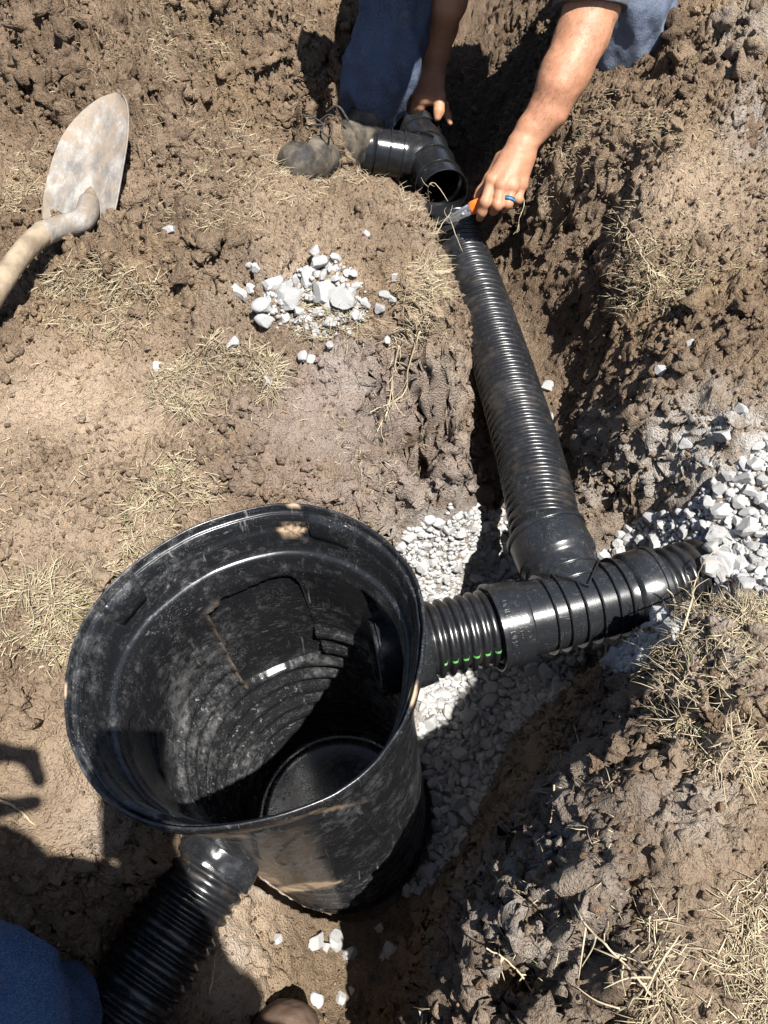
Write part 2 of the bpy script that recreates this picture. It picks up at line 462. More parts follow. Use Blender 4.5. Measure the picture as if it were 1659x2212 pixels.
# ------------------------------------------------------------------ ground
G = """
0 0 .05|300 0 .06|600 0 .05|720 60 .02|300 150 .05|0 200 .04|100 330 .03|350 350 .03|550 300 .02|600 400 .01|0 450 .03|350 480 .03|500 500 .03
700 450 0|850 440 0|640 200 .01|715 150 -.01|725 240 -.05|650 352 -.225|700 356 -.25|612 372 -.20|590 335 -.04|630 285 -.16|700 290 -.21|760 320 -.29
735 385 -.01|800 378 -.005|860 395 -.005|912 440 -.01|926 490 -.01|933 540 -.008|946 600 -.008|968 700 -.015|988 800 -.025|1000 900 -.04
1010 960 -.09|965 1020 -.17|935 1080 -.28|864 1152 -.36|848 1120 -.20|900 1104 -.30
700 800 -.03|800 800 -.03|900 700 -.01|900 850 -.03|600 900 -.02|750 950 -.05|850 950 -.075|850 1050 -.13|900 1020 -.12|950 950 -.08|700 1050 -.055|600 1060 -.045
0 800 0|200 800 0|400 800 0|500 700 0|300 1000 -.01|0 1000 0|0 1250 -.01|150 1300 -.012|300 1150 -.02|450 1080 -.03|100 1500 -.035|0 1500 -.02
60 1620 -.05|130 1650 -.07|200 1770 -.12|120 1780 -.11|280 1870 -.20|300 1800 -.2|220 1900 -.2|0 1760 -.09|0 1900 -.12|0 2050 -.16|120 1980 -.19|200 2050 -.27|100 2150 -.25|230 2000 -.29
930 1450 -.55|1000 1400 -.55|1100 1500 -.55|950 1600 -.57|950 1750 -.58|900 1850 -.59|870 1900 -.60
700 2000 -.585|800 2100 -.58|620 2080 -.50|560 1920 -.46|470 2000 -.385|440 2150 -.375|330 2000 -.36|700 2212 -.55|540 2150 -.42|300 2200 -.36|250 2130 -.34|600 2200 -.51|640 2140 -.54|560 2220 -.49|640 1960 -.55
1000 1150 -.475|1060 1250 -.53|950 1250 -.52|905 1270 -.52|878 1170 -.43|940 1170 -.495|905 1200 -.50|885 1205 -.48|1000 1200 -.51|985 1115 -.46|1060 1115 -.46|925 1124 -.45|1100 1180 -.49|1040 1065 -.36|985 1070 -.28|1060 1000 -.30|1090 1050 -.38
1480 1270 -.22|1430 1370 -.28|1350 1400 -.38|1500 1160 -.15|1600 1200 -.13|1659 1250 -.12|1400 1130 -.22|1330 1170 -.30|1550 1080 -.10|1659 1050 -.08|1560 1250 -.13
1250 1060 -.19|1300 1000 -.14|1350 900 -.09|1450 850 -.05|1550 950 -.055|1480 1040 -.12|1659 900 -.03|1659 980 -.05|1245 1140 -.34|1290 1150 -.30|1380 1000 -.11
1180 950 -.31|1150 850 -.305|1150 700 -.31|1110 600 -.335|1205 1010 -.32|1220 900 -.305|1090 520 -.335
1245 830 -.28|1225 750 -.3|1190 620 -.315|1340 840 -.12|1340 750 -.12|1326 690 -.115|1350 620 -.09|1335 560 -.08|1355 470 0|1300 800 -.20|1285 730 -.20
1200 320 -.05|1250 380 -.07|1180 400 -.12|1290 350 -.03|1270 470 -.10|1180 545 -.25|1140 510 -.28|1235 560 -.20|1215 470 -.14|1300 520 -.17|1280 600 -.24|1250 650 -.29
1400 300 .03|1500 400 .01|1659 300 .03|1659 500 0|1450 550 -.04|1500 650 -.045|1400 650 -.08|1659 700 0|1450 750 -.07|1659 100 .08|1500 100 .05|1450 200 .03|1659 0 .08|1480 0 .06|1390 380 .015
1000 100 -.33|1050 200 -.35|1050 350 -.35|1080 450 -.345|950 0 -.30|1060 30 -.25|1130 90 -.16|1160 170 -.11|1180 240 -.08|1300 165 -.025|1390 180 .0|1240 230 -.05|870 30 -.2|800 40 -.08
1440 1320 -.06|1500 1320 -.06|1659 1310 -.06|1659 1500 .01|1550 1500 0|1500 1600 .025|1659 1800 .04|1400 1700 .01|1300 1650 -.005|1250 1710 -.005
1290 1440 -.44|1240 1500 -.52|1110 1620 -.56|1070 1700 -.575|1020 1800 -.585|965 1900 -.59|900 2010 -.595|870 2110 -.59|815 2212 -.58
1460 1390 -.03|1430 1490 -.015|1330 1610 -.005|1210 1690 -.02|1140 1830 -.07|1050 1890 -.11|1000 1990 -.15|950 2090 -.2|925 2180 -.22
1659 2100 .02|1400 2000 .02|1300 1900 .005|1200 2000 -.03|1200 2150 -.04|1100 2200 -.08|1060 2090 -.1|1659 2212 .02|1400 2212 .01
"""
GP = []
for t in G.replace("\n", "|").split("|"):
    if t.strip():
        a, b, z = map(float, t.split()); GP.append(at(a, b, z))
for w in [(-.2, 1.5, -.26), (-.12, 1.5, -.29), (-.05, 1.5, -.31), (-.2, 1.6, -.26), (-.1, 1.66, -.29), (-.15, 1.42, -.24), (-.06, 1.42, -.28), (-.27, 1.55, -.22), (-.2, 1.43, -.2), (-.24, 1.66, -.22), (.15, .5, -.54), (.26, .54, -.48), (.36, .56, -.36), (.2, .78, -.37), (.175, 1.0, -.345), (.15, 1.25, -.335), (.22,.66,-.43), (.13, 1.45, -.33), (.10, 1.7, -.335), (.07, 1.95, -.345),
          (.0, 1.78, -.335), (.03, 1.9, -.34), (.02, 2.15, -.34), (-.05, 1.95, -.25), (-.02, 1.72, -.33), (.05, 2.6, -.3), (.1, 3.2, -.2), (-.25, 2.4, .03), (.5, 2.5, .03),
          (-1.5, 2.5, .05), (1.5, 2.5, .05), (-1.5, 1, .03), (1.5, 1, .03), (-1.5, 0, .0), (1.5, 0, .02), (-.7, -.2, -.02), (.6, -.2, 0), (-.3, -.25, -.36), (0, -.3, -.52), (.15, -.2, -.35), (-.1, -.8, -.3), (.4, -.8, .02), (-.6, -.8, 0)]:
    GP.append(np.array(w))
GP = np.array(GP)
_n = len(GP)
_D = np.linalg.norm(GP[:, None, :2] - GP[None, :, :2], axis=-1)
_A = np.zeros((_n + 1, _n + 1)); _A[:_n, :_n] = _D + np.eye(_n) * -0.004; _A[_n, :_n] = 1; _A[:_n, _n] = 1
_sol = np.linalg.solve(_A, np.concatenate([GP[:, 2], [0]]))
def base_h(X, Y):
    P = np.stack([X.ravel(), Y.ravel()], -1); out = np.empty(len(P))
    for k in range(0, len(P), 40000):
        q = P[k:k + 40000]
        d = np.sqrt((q[:, None, 0] - GP[None, :, 0]) ** 2 + (q[:, None, 1] - GP[None, :, 1]) ** 2)
        out[k:k + 40000] = d @ _sol[:_n] + _sol[_n]
    far = sstep(2.2, 3.2, np.hypot(P[:, 0], P[:, 1] - 0.8))
    return (np.clip(out, -.63, .12) * (1 - far) + 0.04 * far).reshape(X.shape)
STEP = 0.003
def axis_coords(a, b):
    c = np.arange(a, b + 1e-6, STEP)
    g = []; s, x = STEP, 0
    while x < 60: s *= 1.22; x += s; g.append(x)
    g = np.array(g)
    return np.concatenate([(a - g)[::-1], c, c[-1] + g]), len(g), len(c)
XS, gx, ncx = axis_coords(-1.02, 1.02)
YS, gy, ncy = axis_coords(-0.03, 2.55)
GX, GY = np.meshgrid(XS, YS, indexing='ij')
H = base_h(GX, GY)
PXY = proj(np.stack([GX, GY, H], -1))
def blob(px, py, rx, ry, soft=0.6):
    """1 inside an ellipse measured on the photograph, projected once onto the ground it lies on"""
    d = np.sqrt(((PXY[..., 0] - px) / rx) ** 2 + ((PXY[..., 1] - py) / ry) ** 2)
    return 1 - sstep(1 - soft, 1 + soft, d)
def area(poly, soft=0):
    return in_poly(PXY, poly).astype(float)
P3 = np.stack([GX, GY, H * 1.0], -1)
lo = fbm(P3, 5.0, 3, 3.0); wob = noise3(P3, 30.0, 9.0)
# how cloddy the soil is, place by place
rough = np.full(H.shape, 0.62)
for b in [(300, 150, 420, 260, .95), (620, 150, 220, 200, .8), (350, 560, 320, 140, .9), (1560, 150, 200, 160, 1.0), (1500, 750, 220, 110, .85),
          (1150, 2000, 300, 260, 1.0), (1500, 1600, 260, 220, .9), (960, 1020, 110, 110, .9), (1280, 1080, 160, 60, .7)]:
    rough = np.maximum(rough, blob(*b[:4]) * b[4])
for b in [(1320, 720, 60, 160, .45), (180, 880, 240, 110, .3), (750, 960, 200, 110, .25), (180, 1720, 160, 180, .16), (1480, 420, 190, 90, .35), (650, 2080, 250, 150, .2), (1150, 780, 80, 280, .16), (1560, 1980, 120, 140, .3), (60, 1150, 160, 160, .5), (690, 345, 130, 70, .25), (690, 300, 100, 60, .3), (800, 410, 90, 40, .35), (700, 480, 200, 70, .4)]:
    m = blob(*b[:4]); rough = rough * (1 - m) + b[4] * m
GRAVEL = [[(850, 1180), (885, 1125), (920, 1102), (965, 1085), (1040, 1070), (1100, 1090), (1120, 1190), (1130, 1272), (1065, 1300), (900, 1335), (890, 1225)],
          [(900, 1480), (1000, 1440), (1110, 1400), (1260, 1370), (1270, 1430), (1230, 1490), (1175, 1530), (1100, 1600), (1065, 1690), (1020, 1790), (967, 1885), (905, 1940), (850, 1920), (880, 1800), (895, 1650)],
          [(1255, 1215), (1320, 1175), (1345, 1135), (1400, 1105), (1470, 1100), (1520, 1055), (1590, 1005), (1640, 955), (1760, 920), (1760, 1310), (1560, 1285), (1480, 1300), (1290, 1400), (1255, 1300)]]
gmask = np.zeros(H.shape)
for g_ in GRAVEL: gmask = np.maximum(gmask, in_poly(PXY, g_))
for _ in range(4): gmask = (gmask + np.roll(gmask, 1, 0) + np.roll(gmask, -1, 0) + np.roll(gmask, 1, 1) + np.roll(gmask, -1, 1)) / 5
rough = rough * (1 - gmask) + .12 * gmask
# clods pressed into the surface
def clod_proto(k):
    n = 48
    u = np.linspace(-1, 1, n); U, Vv = np.meshgrid(u, u, indexing='ij')
    q = np.stack([U, Vv, np.full_like(U, k * 3.7)], -1)
    rr = np.hypot(U, Vv) * (1.08 + 0.55 * noise3(q, 1.5, k) + 0.30 * noise3(q, 3.7, k + 5) + .12 * noise3(q, 9, k))
    h = np.clip(1 - rr ** 2, 0, None) ** (.5 if k < 7 else .33)
    h = np.where(h > 0, h * (1 + 0.45 * noise3(q, 2.6, k + 9) + 0.30 * noise3(q, 6.0, k + 2) + .2 * noise3(q, 13, k + 2)), 0)
    return np.clip(h, 0, None)
PROTO = [clod_proto(k) for k in range(14)]
Hs = H.copy()
rng = np.random.default_rng(21)
N = 30000
cx = rng.uniform(-1.02, 1.02, N); cy = rng.uniform(-0.03, 2.55, N)
cr = np.clip(0.0048 * (rng.pareto(1.75, N) + 1), 0.0048, 0.046)
nl = 4200
cr[:nl] = .012 + .034 * rng.random(nl) ** 1.8
order = np.argsort(-cr)
cx, cy, cr = cx[order], cy[order], cr[order]
x0, y0 = XS[gx], YS[gy]
for x, y, r, k in zip(cx, cy, cr, rng.integers(0, 14, N)):
    i, j = int((x - x0) / STEP) + gx, int((y - y0) / STEP) + gy
    if i < 1 or j < 1 or i >= H.shape[0] - 1 or j >= H.shape[1] - 1: continue
    ro = rough[i, j]
    if rng.random() > ro * 1.15 or r > 0.008 + 0.036 * ro ** 2: continue
    m = int(r / STEP) + 1
    i0, i1, j0, j1 = max(i - m, 0), min(i + m + 1, H.shape[0]), max(j - m, 0), min(j + m + 1, H.shape[1])
    uu = ((XS[i0:i1] - x) / r * 0.5 + 0.5) * 47; vv = ((YS[j0:j1] - y) / r * 0.5 + 0.5) * 47
    ui, vi = np.clip(uu.round().astype(int), 0, 47), np.clip(vv.round().astype(int), 0, 47)
    pr = PROTO[k]
    if rng.random() < 0.5: pr = pr.T
    b = pr[np.ix_(ui, vi)]
    hh = H[i0:i1, j0:j1] - r * 0.22 + b * r * rng.uniform(0.6, 1.2) * (0.5 + 0.6 * ro)
    w = Hs[i0:i1, j0:j1]
    Hs[i0:i1, j0:j1] = np.where((b > 0.02) & (hh > w), hh, w)
# pits between clods
for _ in range(900):
    x, y = rng.uniform(-1.02, 1.02), rng.uniform(0, 2.55)
    i, j = int((x - x0) / STEP) + gx, int((y - y0) / STEP) + gy
    if rng.random() > rough[i, j] ** 1.5: continue
    r = rng.uniform(0.006, 0.03) * rough[i, j]
    m = int(r / STEP) + 1
    i0, i1, j0, j1 = max(i - m, 0), min(i + m + 1, H.shape[0]), max(j - m, 0), min(j + m + 1, H.shape[1])
    uu = np.clip((((XS[i0:i1] - x) / r * 0.5 + 0.5) * 47).round().astype(int), 0, 47)
    vv = np.clip((((YS[j0:j1] - y) / r * 0.5 + 0.5) * 47).round().astype(int), 0, 47)
    Hs[i0:i1, j0:j1] -= PROTO[rng.integers(0, 14)][np.ix_(uu, vv)] * r * rng.uniform(0.7, 1.5)
gxx, gyy = np.gradient(H, XS, YS)
steep = sstep(0.6, 2.2, np.hypot(gxx, gyy))
q = np.stack([GX, GY, Hs], -1)
dens = np.abs(GX) < 1.6
n_a = fbm(q, 22, 3, 1.0); n_b = fbm(q, 95, 3, 5.0)
rid = 1 - 2 * np.abs(noise3(q, 34, 2.2))
n_c = fbm(q, 190, 2, 15.0)
bil = lambda sc, o_: np.abs(fbm(q, sc, 2, o_, .45)) - .18
r2 = rough ** 1.6 * (1 - .85 * steep); rough_w = rough * (1 - .75 * steep)
Hs = Hs + r2 * (0.055 * bil(10, 11.0) + 0.036 * bil(24, 23.0)) + rough_w * (0.018 * bil(58, 37.0) + 0.006 * n_a + 0.0075 * n_b + 0.0058 * n_c) + 0.0022 * n_b + 0.0020 * n_c + 0.014 * lo * (0.4 + rough) * 0.6
# plates of dried, cracked crust on the smoother ground
ck = np.abs(fbm(q, 17, 3, 31.0))
Hs -= 0.0045 * (1 - sstep(0.0, 0.05, ck)) * (1 - rough)
# sideways push so that cut faces overhang and crumble
qb = np.stack([GX, GY, H], -1)
DX = (0.004 + 0.0065 * steep + 0.004 * rough) * (fbm(qb, 34, 4, 41.0, .6) + steep * 1.2 * (np.abs(fbm(qb, 26, 2, 71.0)) - .2)) * dens
DY = (0.004 + 0.0065 * steep + 0.004 * rough) * (fbm(qb, 34, 4, 57.0, .6) + steep * 1.2 * (np.abs(fbm(qb, 26, 2, 83.0)) - .2)) * dens
# the hole the basin stands in
for _ in range(1):
    zc = np.clip(Hs, Z_BASE, Z_RIM)
    c = basin_center(zc)
    dx, dy = GX - c[..., 0], GY - c[..., 1]
    inside = np.hypot(dx, dy) < basin_outline(np.arctan2(dy, dx), zc) * 0.90 + 0.006
    c2 = basin_center(np.full(H.shape, -0.05)); dx2, dy2 = GX - c2[..., 0], GY - c2[..., 1]
Hs = np.where(inside & (Hs > Z_BASE - 0.03), Z_BASE - 0.03, Hs)
ins2 = np.hypot(dx, dy) < basin_outline(np.arctan2(dy, dx), zc) * 0.96 + 0.014
DX = np.where(ins2, 0, DX * (1 - .6 * gmask)); DY = np.where(ins2, 0, DY * (1 - .6 * gmask))
PXYs = proj(np.stack([GX, GY, Hs], -1))

lime = np.zeros(H.shape)
for b in [(1560, 960, 160, 100, 1.0), (1450, 1000, 120, 90, .75), (1320, 1060, 130, 80, .45), (740, 800, 60, 60, .75), (780, 880, 130, 90, .3), (930, 850, 80, 90, .3), (1590, 110, 60, 70, .6), (1620, 290, 60, 50, .5),
          (1100, 1980, 260, 220, .48), (1180, 1800, 160, 140, .48), (1010, 1900, 120, 160, .5), (1480, 1740, 120, 90, .35), (1290, 1000, 70, 110, .5), (580, 1890, 60, 40, .6), (480, 2080, 60, 90, .35), (1500, 1260, 260, 200, .5), (1000, 1400, 260, 330, .95), (970, 1750, 120, 220, .5), (900, 1060, 90, 60, .3), (230, 1800, 60, 80, .25), (560, 640, 120, 80, .15)]:
    lime = np.maximum(lime, blob(*b[:4], .8) * b[4])
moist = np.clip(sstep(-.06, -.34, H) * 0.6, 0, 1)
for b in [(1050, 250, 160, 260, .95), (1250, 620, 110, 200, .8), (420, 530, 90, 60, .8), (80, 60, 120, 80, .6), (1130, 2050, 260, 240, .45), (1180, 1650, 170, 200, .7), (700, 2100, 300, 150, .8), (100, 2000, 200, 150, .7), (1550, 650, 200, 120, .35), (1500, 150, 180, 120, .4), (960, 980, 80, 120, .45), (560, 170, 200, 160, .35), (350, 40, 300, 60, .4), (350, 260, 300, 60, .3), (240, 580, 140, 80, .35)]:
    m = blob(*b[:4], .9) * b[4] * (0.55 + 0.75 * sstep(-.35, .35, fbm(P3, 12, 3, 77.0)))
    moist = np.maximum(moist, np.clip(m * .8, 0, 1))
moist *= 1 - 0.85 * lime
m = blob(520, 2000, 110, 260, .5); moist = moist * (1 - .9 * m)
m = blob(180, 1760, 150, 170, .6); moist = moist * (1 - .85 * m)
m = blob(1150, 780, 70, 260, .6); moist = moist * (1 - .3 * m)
clay = np.zeros(H.shape)
for b in [(180, 880, 260, 130, 1.0), (200, 1150, 260, 200, .7), (200, 1700, 180, 220, .6), (520, 2000, 120, 260, .8), (1480, 430, 220, 120, .7), (1560, 1600, 130, 180, .8), (680, 600, 90, 40, .9), (930, 640, 60, 160, .6), (990, 850, 50, 160, .6), (1190, 440, 80, 60, .5), (700, 470, 250, 90, .4), (450, 420, 300, 120, .3), (1560, 2000, 160, 260, .4)]:
    clay = np.maximum(clay, blob(*b[:4], .8) * b[4])
gcl = np.zeros(H.shape)
for b in [(780, 900, 240, 160, 1.0), (700, 1050, 260, 60, .8), (420, 800, 160, 120, .3), (960, 1000, 80, 100, .7)]:
    gcl = np.maximum(gcl, blob(*b[:4], .7) * b[4])
VG = np.stack([GX + DX, GY + DY, Hs], -1).reshape(-1, 3)
ground = obj("ground", VG, grid_faces(len(XS), len(YS)), M_SOIL, None, False,
             {"lime": lime.ravel(), "moist": moist.ravel(), "clay": clay.ravel(), "greyclay": gcl.ravel()})
tag(ground, kind="structure")

def ground_z(x, y):
    x = np.asarray(x, float); y = np.asarray(y, float)
    i = np.clip((x - x0) / STEP, 0, ncx - 1.001) + gx; j = np.clip((y - y0) / STEP, 0, ncy - 1.001) + gy
    i0, j0 = i.astype(int), j.astype(int); a, b = i - i0, j - j0
    return Hs[i0, j0] * (1 - a) * (1 - b) + Hs[i0 + 1, j0] * a * (1 - b) + Hs[i0, j0 + 1] * (1 - a) * b + Hs[i0 + 1, j0 + 1] * a * b
def on_ground(px, py):
    """first point of the soil met along the line of sight of a photograph pixel"""
    d = ray(px, py)
    k = np.linspace(0.4, 2.6, 1100)
    P = np.array([0, 0, HC]) + d[None] * k[:, None]
    g = ground_z(P[:, 0], P[:, 1])
    h = np.nonzero(P[:, 2] <= g)[0]
    return P[h[0]] if len(h) else at(px, py, 0)

# ------------------------------------------------------------------ corrugated pipes
def corrugated(path, R, pitch, amp, seg=72, per=10, wobble=0.0006, irregular=0.0, crest=3.0, seed=0, up=(0, 0, 1), wall=0.0016):
    L = np.linalg.norm(np.diff(np.asarray(path), axis=0), axis=1).sum()
    n = int(L / pitch * per) + 1
    P = spline(path, n)
    s = np.linspace(0, L, n) / pitch
    if irregular: s = s + irregular * noise3(np.stack([s * 0.6, s * 0 + seed, s * 0], -1), 1.0, 3.0)
    shape = (0.5 + 0.5 * np.cos(2 * math.pi * s)) ** crest          # 1 in the valley
    shape = np.clip(shape * 1.25, 0, 1)
    r = R - amp * shape
    T, Nn, B = frames(P, up)
    a = np.linspace(0, 2 * math.pi, seg, endpoint=False)
    q = np.stack([np.cos(a)[None] * 0.7 + 0 * s[:, None], np.sin(a)[None] * 0.7 + 0 * s[:, None], s[:, None] * 0.11 + 0 * a[None]], -1)
    rr = r[:, None] * (1 + 0.010 * noise3(q, 1.0, seed)) + wobble * noise3(q, 4.0, seed + 4)
    V = P[:, None] + rr[..., None] * (np.cos(a)[None, :, None] * Nn[:, None] + np.sin(a)[None, :, None] * B[:, None])
    Vi = P[:, None] + (rr[..., None] - wall - 0.0008) * (np.cos(a)[None, :, None] * Nn[:, None] + np.sin(a)[None, :, None] * B[:, None])
    k = len(V)
    ring = np.concatenate([Vi[::-1], V], 0)
    V2 = ring.reshape(-1, 3)
    F = grid_faces(2 * k, seg, True, True)
    return V2, F, dict(P=P, N=Nn, B=B, s=s, r=r, seg=seg)
def pipe_attr(V, amt=0.3, seed=0.0):
    return amt * sstep(0.30, 0.55, fbm(V, 26, 3, seed))

# long pipe running from the tee to the wye
pA = [at(1187, 1190, -0.182), at(1152, 1020, -0.196), at(1103, 850, -0.218), at(1043, 660, -0.243), at(1000, 545, -0.252), at(984, 493, -0.256)]
V, F, LP = corrugated(pA, 0.0530, 0.0162, 0.0066, seg=88, per=14, seed=2, crest=1.9, wobble=.0004)
longp = tag(obj("corrugated_pipe", V, F, M_PIPE, None, True, {"mud": pipe_attr(V, 0.04, 3.3)}),
            "long black corrugated pipe lying in the trench from the tee to the knife", "pipe")
# short pipe between basin and tee, with the green stripe
axA, axB = at(880, 1394, -0.178), at(1104, 1345, -0.18)
V, F, SPp = corrugated([axA, (axA + axB) / 2, axB], 0.0518, 0.0145, 0.0062, seg=72, per=14, seed=5, crest=2.0)
shortp = empty("corrugated_pipe", axA)
tag(shortp, "short black corrugated pipe with a green stripe joining basin and tee", "pipe")
obj("pipe_wall", V, F, M_PIPE, shortp, True, {"mud": pipe_attr(V, 0.04, 1.0)})
d = SPp
sel = np.nonzero((np.linalg.norm(d["P"] - axA, axis=1) > 0.035) & (np.linalg.norm(d["P"] - axB, axis=1) > 0.012))[0]
camdir = np.array([0, 0, HC]) - d["P"][len(d["P"]) // 2]
ang_v = []
for i in sel:
    row = []
    for j, off in enumerate((-0.022, 0.0, 0.022)):
        tg = axB - axA; tg = tg / np.linalg.norm(tg)
        cv = np.array([0, 0, HC]) - d["P"][i]; cv -= tg * np.dot(cv, tg); cv /= np.linalg.norm(cv)
        dn = np.cross(tg, cv); dn *= -np.sign(dn[2]) if abs(dn[2]) > 1e-3 else 1
        th = math.radians(40) + off * 1.5
        nrm = cv * math.cos(th) + dn * math.sin(th)
        row.append(d["P"][i] + nrm * (d["r"][i] + 0.0009))
    ang_v.append(row)
ang_v = np.array(ang_v)
gf = grid_faces(len(sel), 3).reshape(len(sel) - 1, 2, 4)
gf = gf[(d["r"][sel][:-1] > .0475) & (RNG.random(len(sel) - 1) > .06)].reshape(-1, 4)
obj("green_stripe", ang_v.reshape(-1, 3), gf, M_GREEN, shortp)
# pipe leaving the tee into the stones on the right
pR = [at(1380, 1277, -0.18), at(1450, 1257, -0.179), at(1530, 1233, -0.180), at(1600, 1212, -0.185)]
V, F, _ = corrugated(pR, 0.0510, 0.0172, 0.0072, seg=72, per=14, seed=9, crest=1.7)
tag(obj("corrugated_pipe", V, F, M_PIPE, None, True, {"mud": pipe_attr(V, 0.05, 8.0)}),
    "black corrugated pipe end disappearing under the white stones", "pipe")
# pipe at the lower left, coming out of the basin towards the photographer
pL = [at(505, 1795, -0.285), at(462, 1868, -0.295), at(390, 1985, -0.30), at(318, 2100, -0.30), at(255, 2200, -0.30), at(190, 2300, -0.30)]
V, F, _ = corrugated(pL[1:], 0.0520, 0.0135, 0.0056, seg=80, per=12, irregular=0.4, wobble=0.0018, crest=1.6, seed=12)
lowp = empty("corrugated_pipe", pL[1])
tag(lowp, "black corrugated pipe at the lower left, half in the photographer's shadow", "pipe")
obj("pipe_wall", V, F, M_PIPE, lowp, True, {"mud": pipe_attr(V, 0.05, 5.0)})
# smooth wrinkled sleeve where it meets the basin
P = spline([pL[1] + (pL[0] - pL[1]) * .72, pL[1] + (pL[0] - pL[1]) * .4, pL[1], pL[1] + (pL[2] - pL[1]) * 0.12], 40)
V, F = tube_arrays(P, 0.0525, 72, False)
Vr = V.reshape(40, 72, 3)
T_, N_, B_ = frames(P)
nrm = Vr - P[:, None]; nrm /= np.linalg.norm(nrm, axis=-1)[..., None]
Vr = Vr + nrm * (0.006 * np.abs(fbm(Vr * [1, 1, 1], 22, 3, 8.0)))[..., None]
Vr[-4:] += nrm[-4:] * (0.003 * np.abs(noise3(Vr[-4:], 60, 2)))[..., None]
obj("end_sleeve", Vr.reshape(-1, 3), F, M_FIT, lowp)
# pipe behind the wye
pB = [at(880, 243, -0.215), at(868, 205, -0.225), at(855, 150, -0.24), at(850, 110, -0.25)]
V, F, _ = corrugated(pB, 0.05, 0.0155, 0.0045, seg=48, per=10, seed=15)
tag(obj("corrugated_pipe", V, F, M_PIPE, None, True, {"mud": pipe_attr(V, 0.2, 2.0)}),
    "black corrugated pipe in shade behind the wye, beside the blue trousers", "pipe")

# ------------------------------------------------------------------ lettering that follows a round barrel
def text_mesh(txt, size, depth=0.0005):
    cu = bpy.data.curves.new("lettering", 'FONT'); cu.body = txt; cu.size = size; cu.extrude = depth; cu.resolution_u = 3
    cu.align_x = 'CENTER'; cu.align_y = 'CENTER'
    to = bpy.data.objects.new("lettering", cu)
    COL.objects.link(to)
    dg = bpy.context.evaluated_depsgraph_get(); dg.update()
    me = to.evaluated_get(dg).to_mesh()
    V = np.array([v.co[:] for v in me.vertices]); F = [list(p.vertices) for p in me.polygons]
    to.evaluated_get(dg).to_mesh_clear()
    bpy.data.objects.remove(to); bpy.data.curves.remove(cu)
    T = []
    for f in F:
        for k in range(1, len(f) - 1): T.append((f[0], f[k], f[k + 1]))
    return V, np.array(T)
def wrap(V, P0, axis, radial, R, s0, ang0, rot=0.0):
    """text x runs round the barrel, text y along its axis"""
    axis = axis / np.linalg.norm(axis); n = radial - axis * np.dot(radial, axis); n /= np.linalg.norm(n); b = np.cross(axis, n)
    cr, sr = math.cos(rot), math.sin(rot)
    x = V[:, 0] * cr - V[:, 1] * sr; y = V[:, 0] * sr + V[:, 1] * cr
    a = ang0 + x / R
    rr = (R + V[:, 2])[:, None]
    return P0 + axis * (s0 + y)[:, None] + rr * (np.cos(a)[:, None] * n + np.sin(a)[:, None] * b)
def ring_text(R_, w=0.0007, n=40):
    a = np.linspace(0, 2 * math.pi, n, endpoint=False)
    V = np.concatenate([np.stack([(R_ - w) * np.cos(a), (R_ - w) * np.sin(a), 0 * a - .0004], -1), np.stack([(R_ - w) * np.cos(a), (R_ - w) * np.sin(a), 0 * a + .0006], -1),
                        np.stack([(R_ + w) * np.cos(a), (R_ + w) * np.sin(a), 0 * a + .0006], -1), np.stack([(R_ + w) * np.cos(a), (R_ + w) * np.sin(a), 0 * a - .0004], -1)])
    return V, grid_faces(4, n, True)

# ------------------------------------------------------------------ tee
tA, tB = at(1091, 1349, -0.18), at(1385, 1276, -0.18)
t_ax = (tB - tA); t_len = np.linalg.norm(t_ax); t_ax /= t_len
bE = at(1184, 1168, -0.180)
tC = tA + t_ax * np.dot(bE - tA, t_ax)
b_ax = bE - tC; b_len = np.linalg.norm(b_ax); b_ax /= b_len
up_ax = np.cross(t_ax, b_ax); up_ax *= np.sign(up_ax[2])
sa, sb = np.dot(tA - tC, t_ax), np.dot(tB - tC, t_ax)
tee = tag(empty("tee_fitting", tC), "black plastic tee joining the long pipe, the basin pipe and the buried pipe", "pipe fitting")
RB, RS, RF = 0.0505, 0.0575, 0.0558
prof = [(sa - .019, RS - .006), (sa - .0205, RS - .004), (sa - .0205, RS + .0016), (sa - .0198, RS + .0022), (sa - .0145, RS + .0022), (sa - .0138, RS + .0016), (sa - .0135, RS), (sa + .016, RS), (sa + .0165, RS), (sa + .022, RS - .0005), (sa + .0235, RB + .003), (sa + .026, RB), (sa + .03, RB)]
prof += [(x, RB) for x in np.linspace(sa + .034, sb - .034, 16)]
prof += [(sb - .03, RB), (sb - .026, RB + .0005), (sb - .024, RB + .003), (sb - .022, RS - .001), (sb - .02, RS), (sb + .0105, RS), (sb + .0108, RS + .0016), (sb + .0115, RS + .0022), (sb + .0168, RS + .0022), (sb + .0175, RS + .0016), (sb + .0178, RS - .004), (sb + .017, RS - .006)]
V, F = lathe(tC, t_ax, prof, 96); obj("run_barrel", V, F, M_FIT, tee)
pb = [(0.0, RB - .0005), (.02, RB - .0005), (.05, RB - .0005), (b_len - .048, RB), (b_len - .044, RB + .002), (b_len - .04, RS - .0015), (b_len - .036, RS), (b_len + .004, RS), (b_len + .0043, RS + .0022), (b_len + .0050, RS + .0026), (b_len + .0112, RS + .0026), (b_len + .012, RS + .0020), (b_len + .0122, RS - .004), (b_len + .011, RS - .006)]
V, F = lathe(tC, b_ax, pb, 96); obj("branch_barrel", V, F, M_FIT, tee)
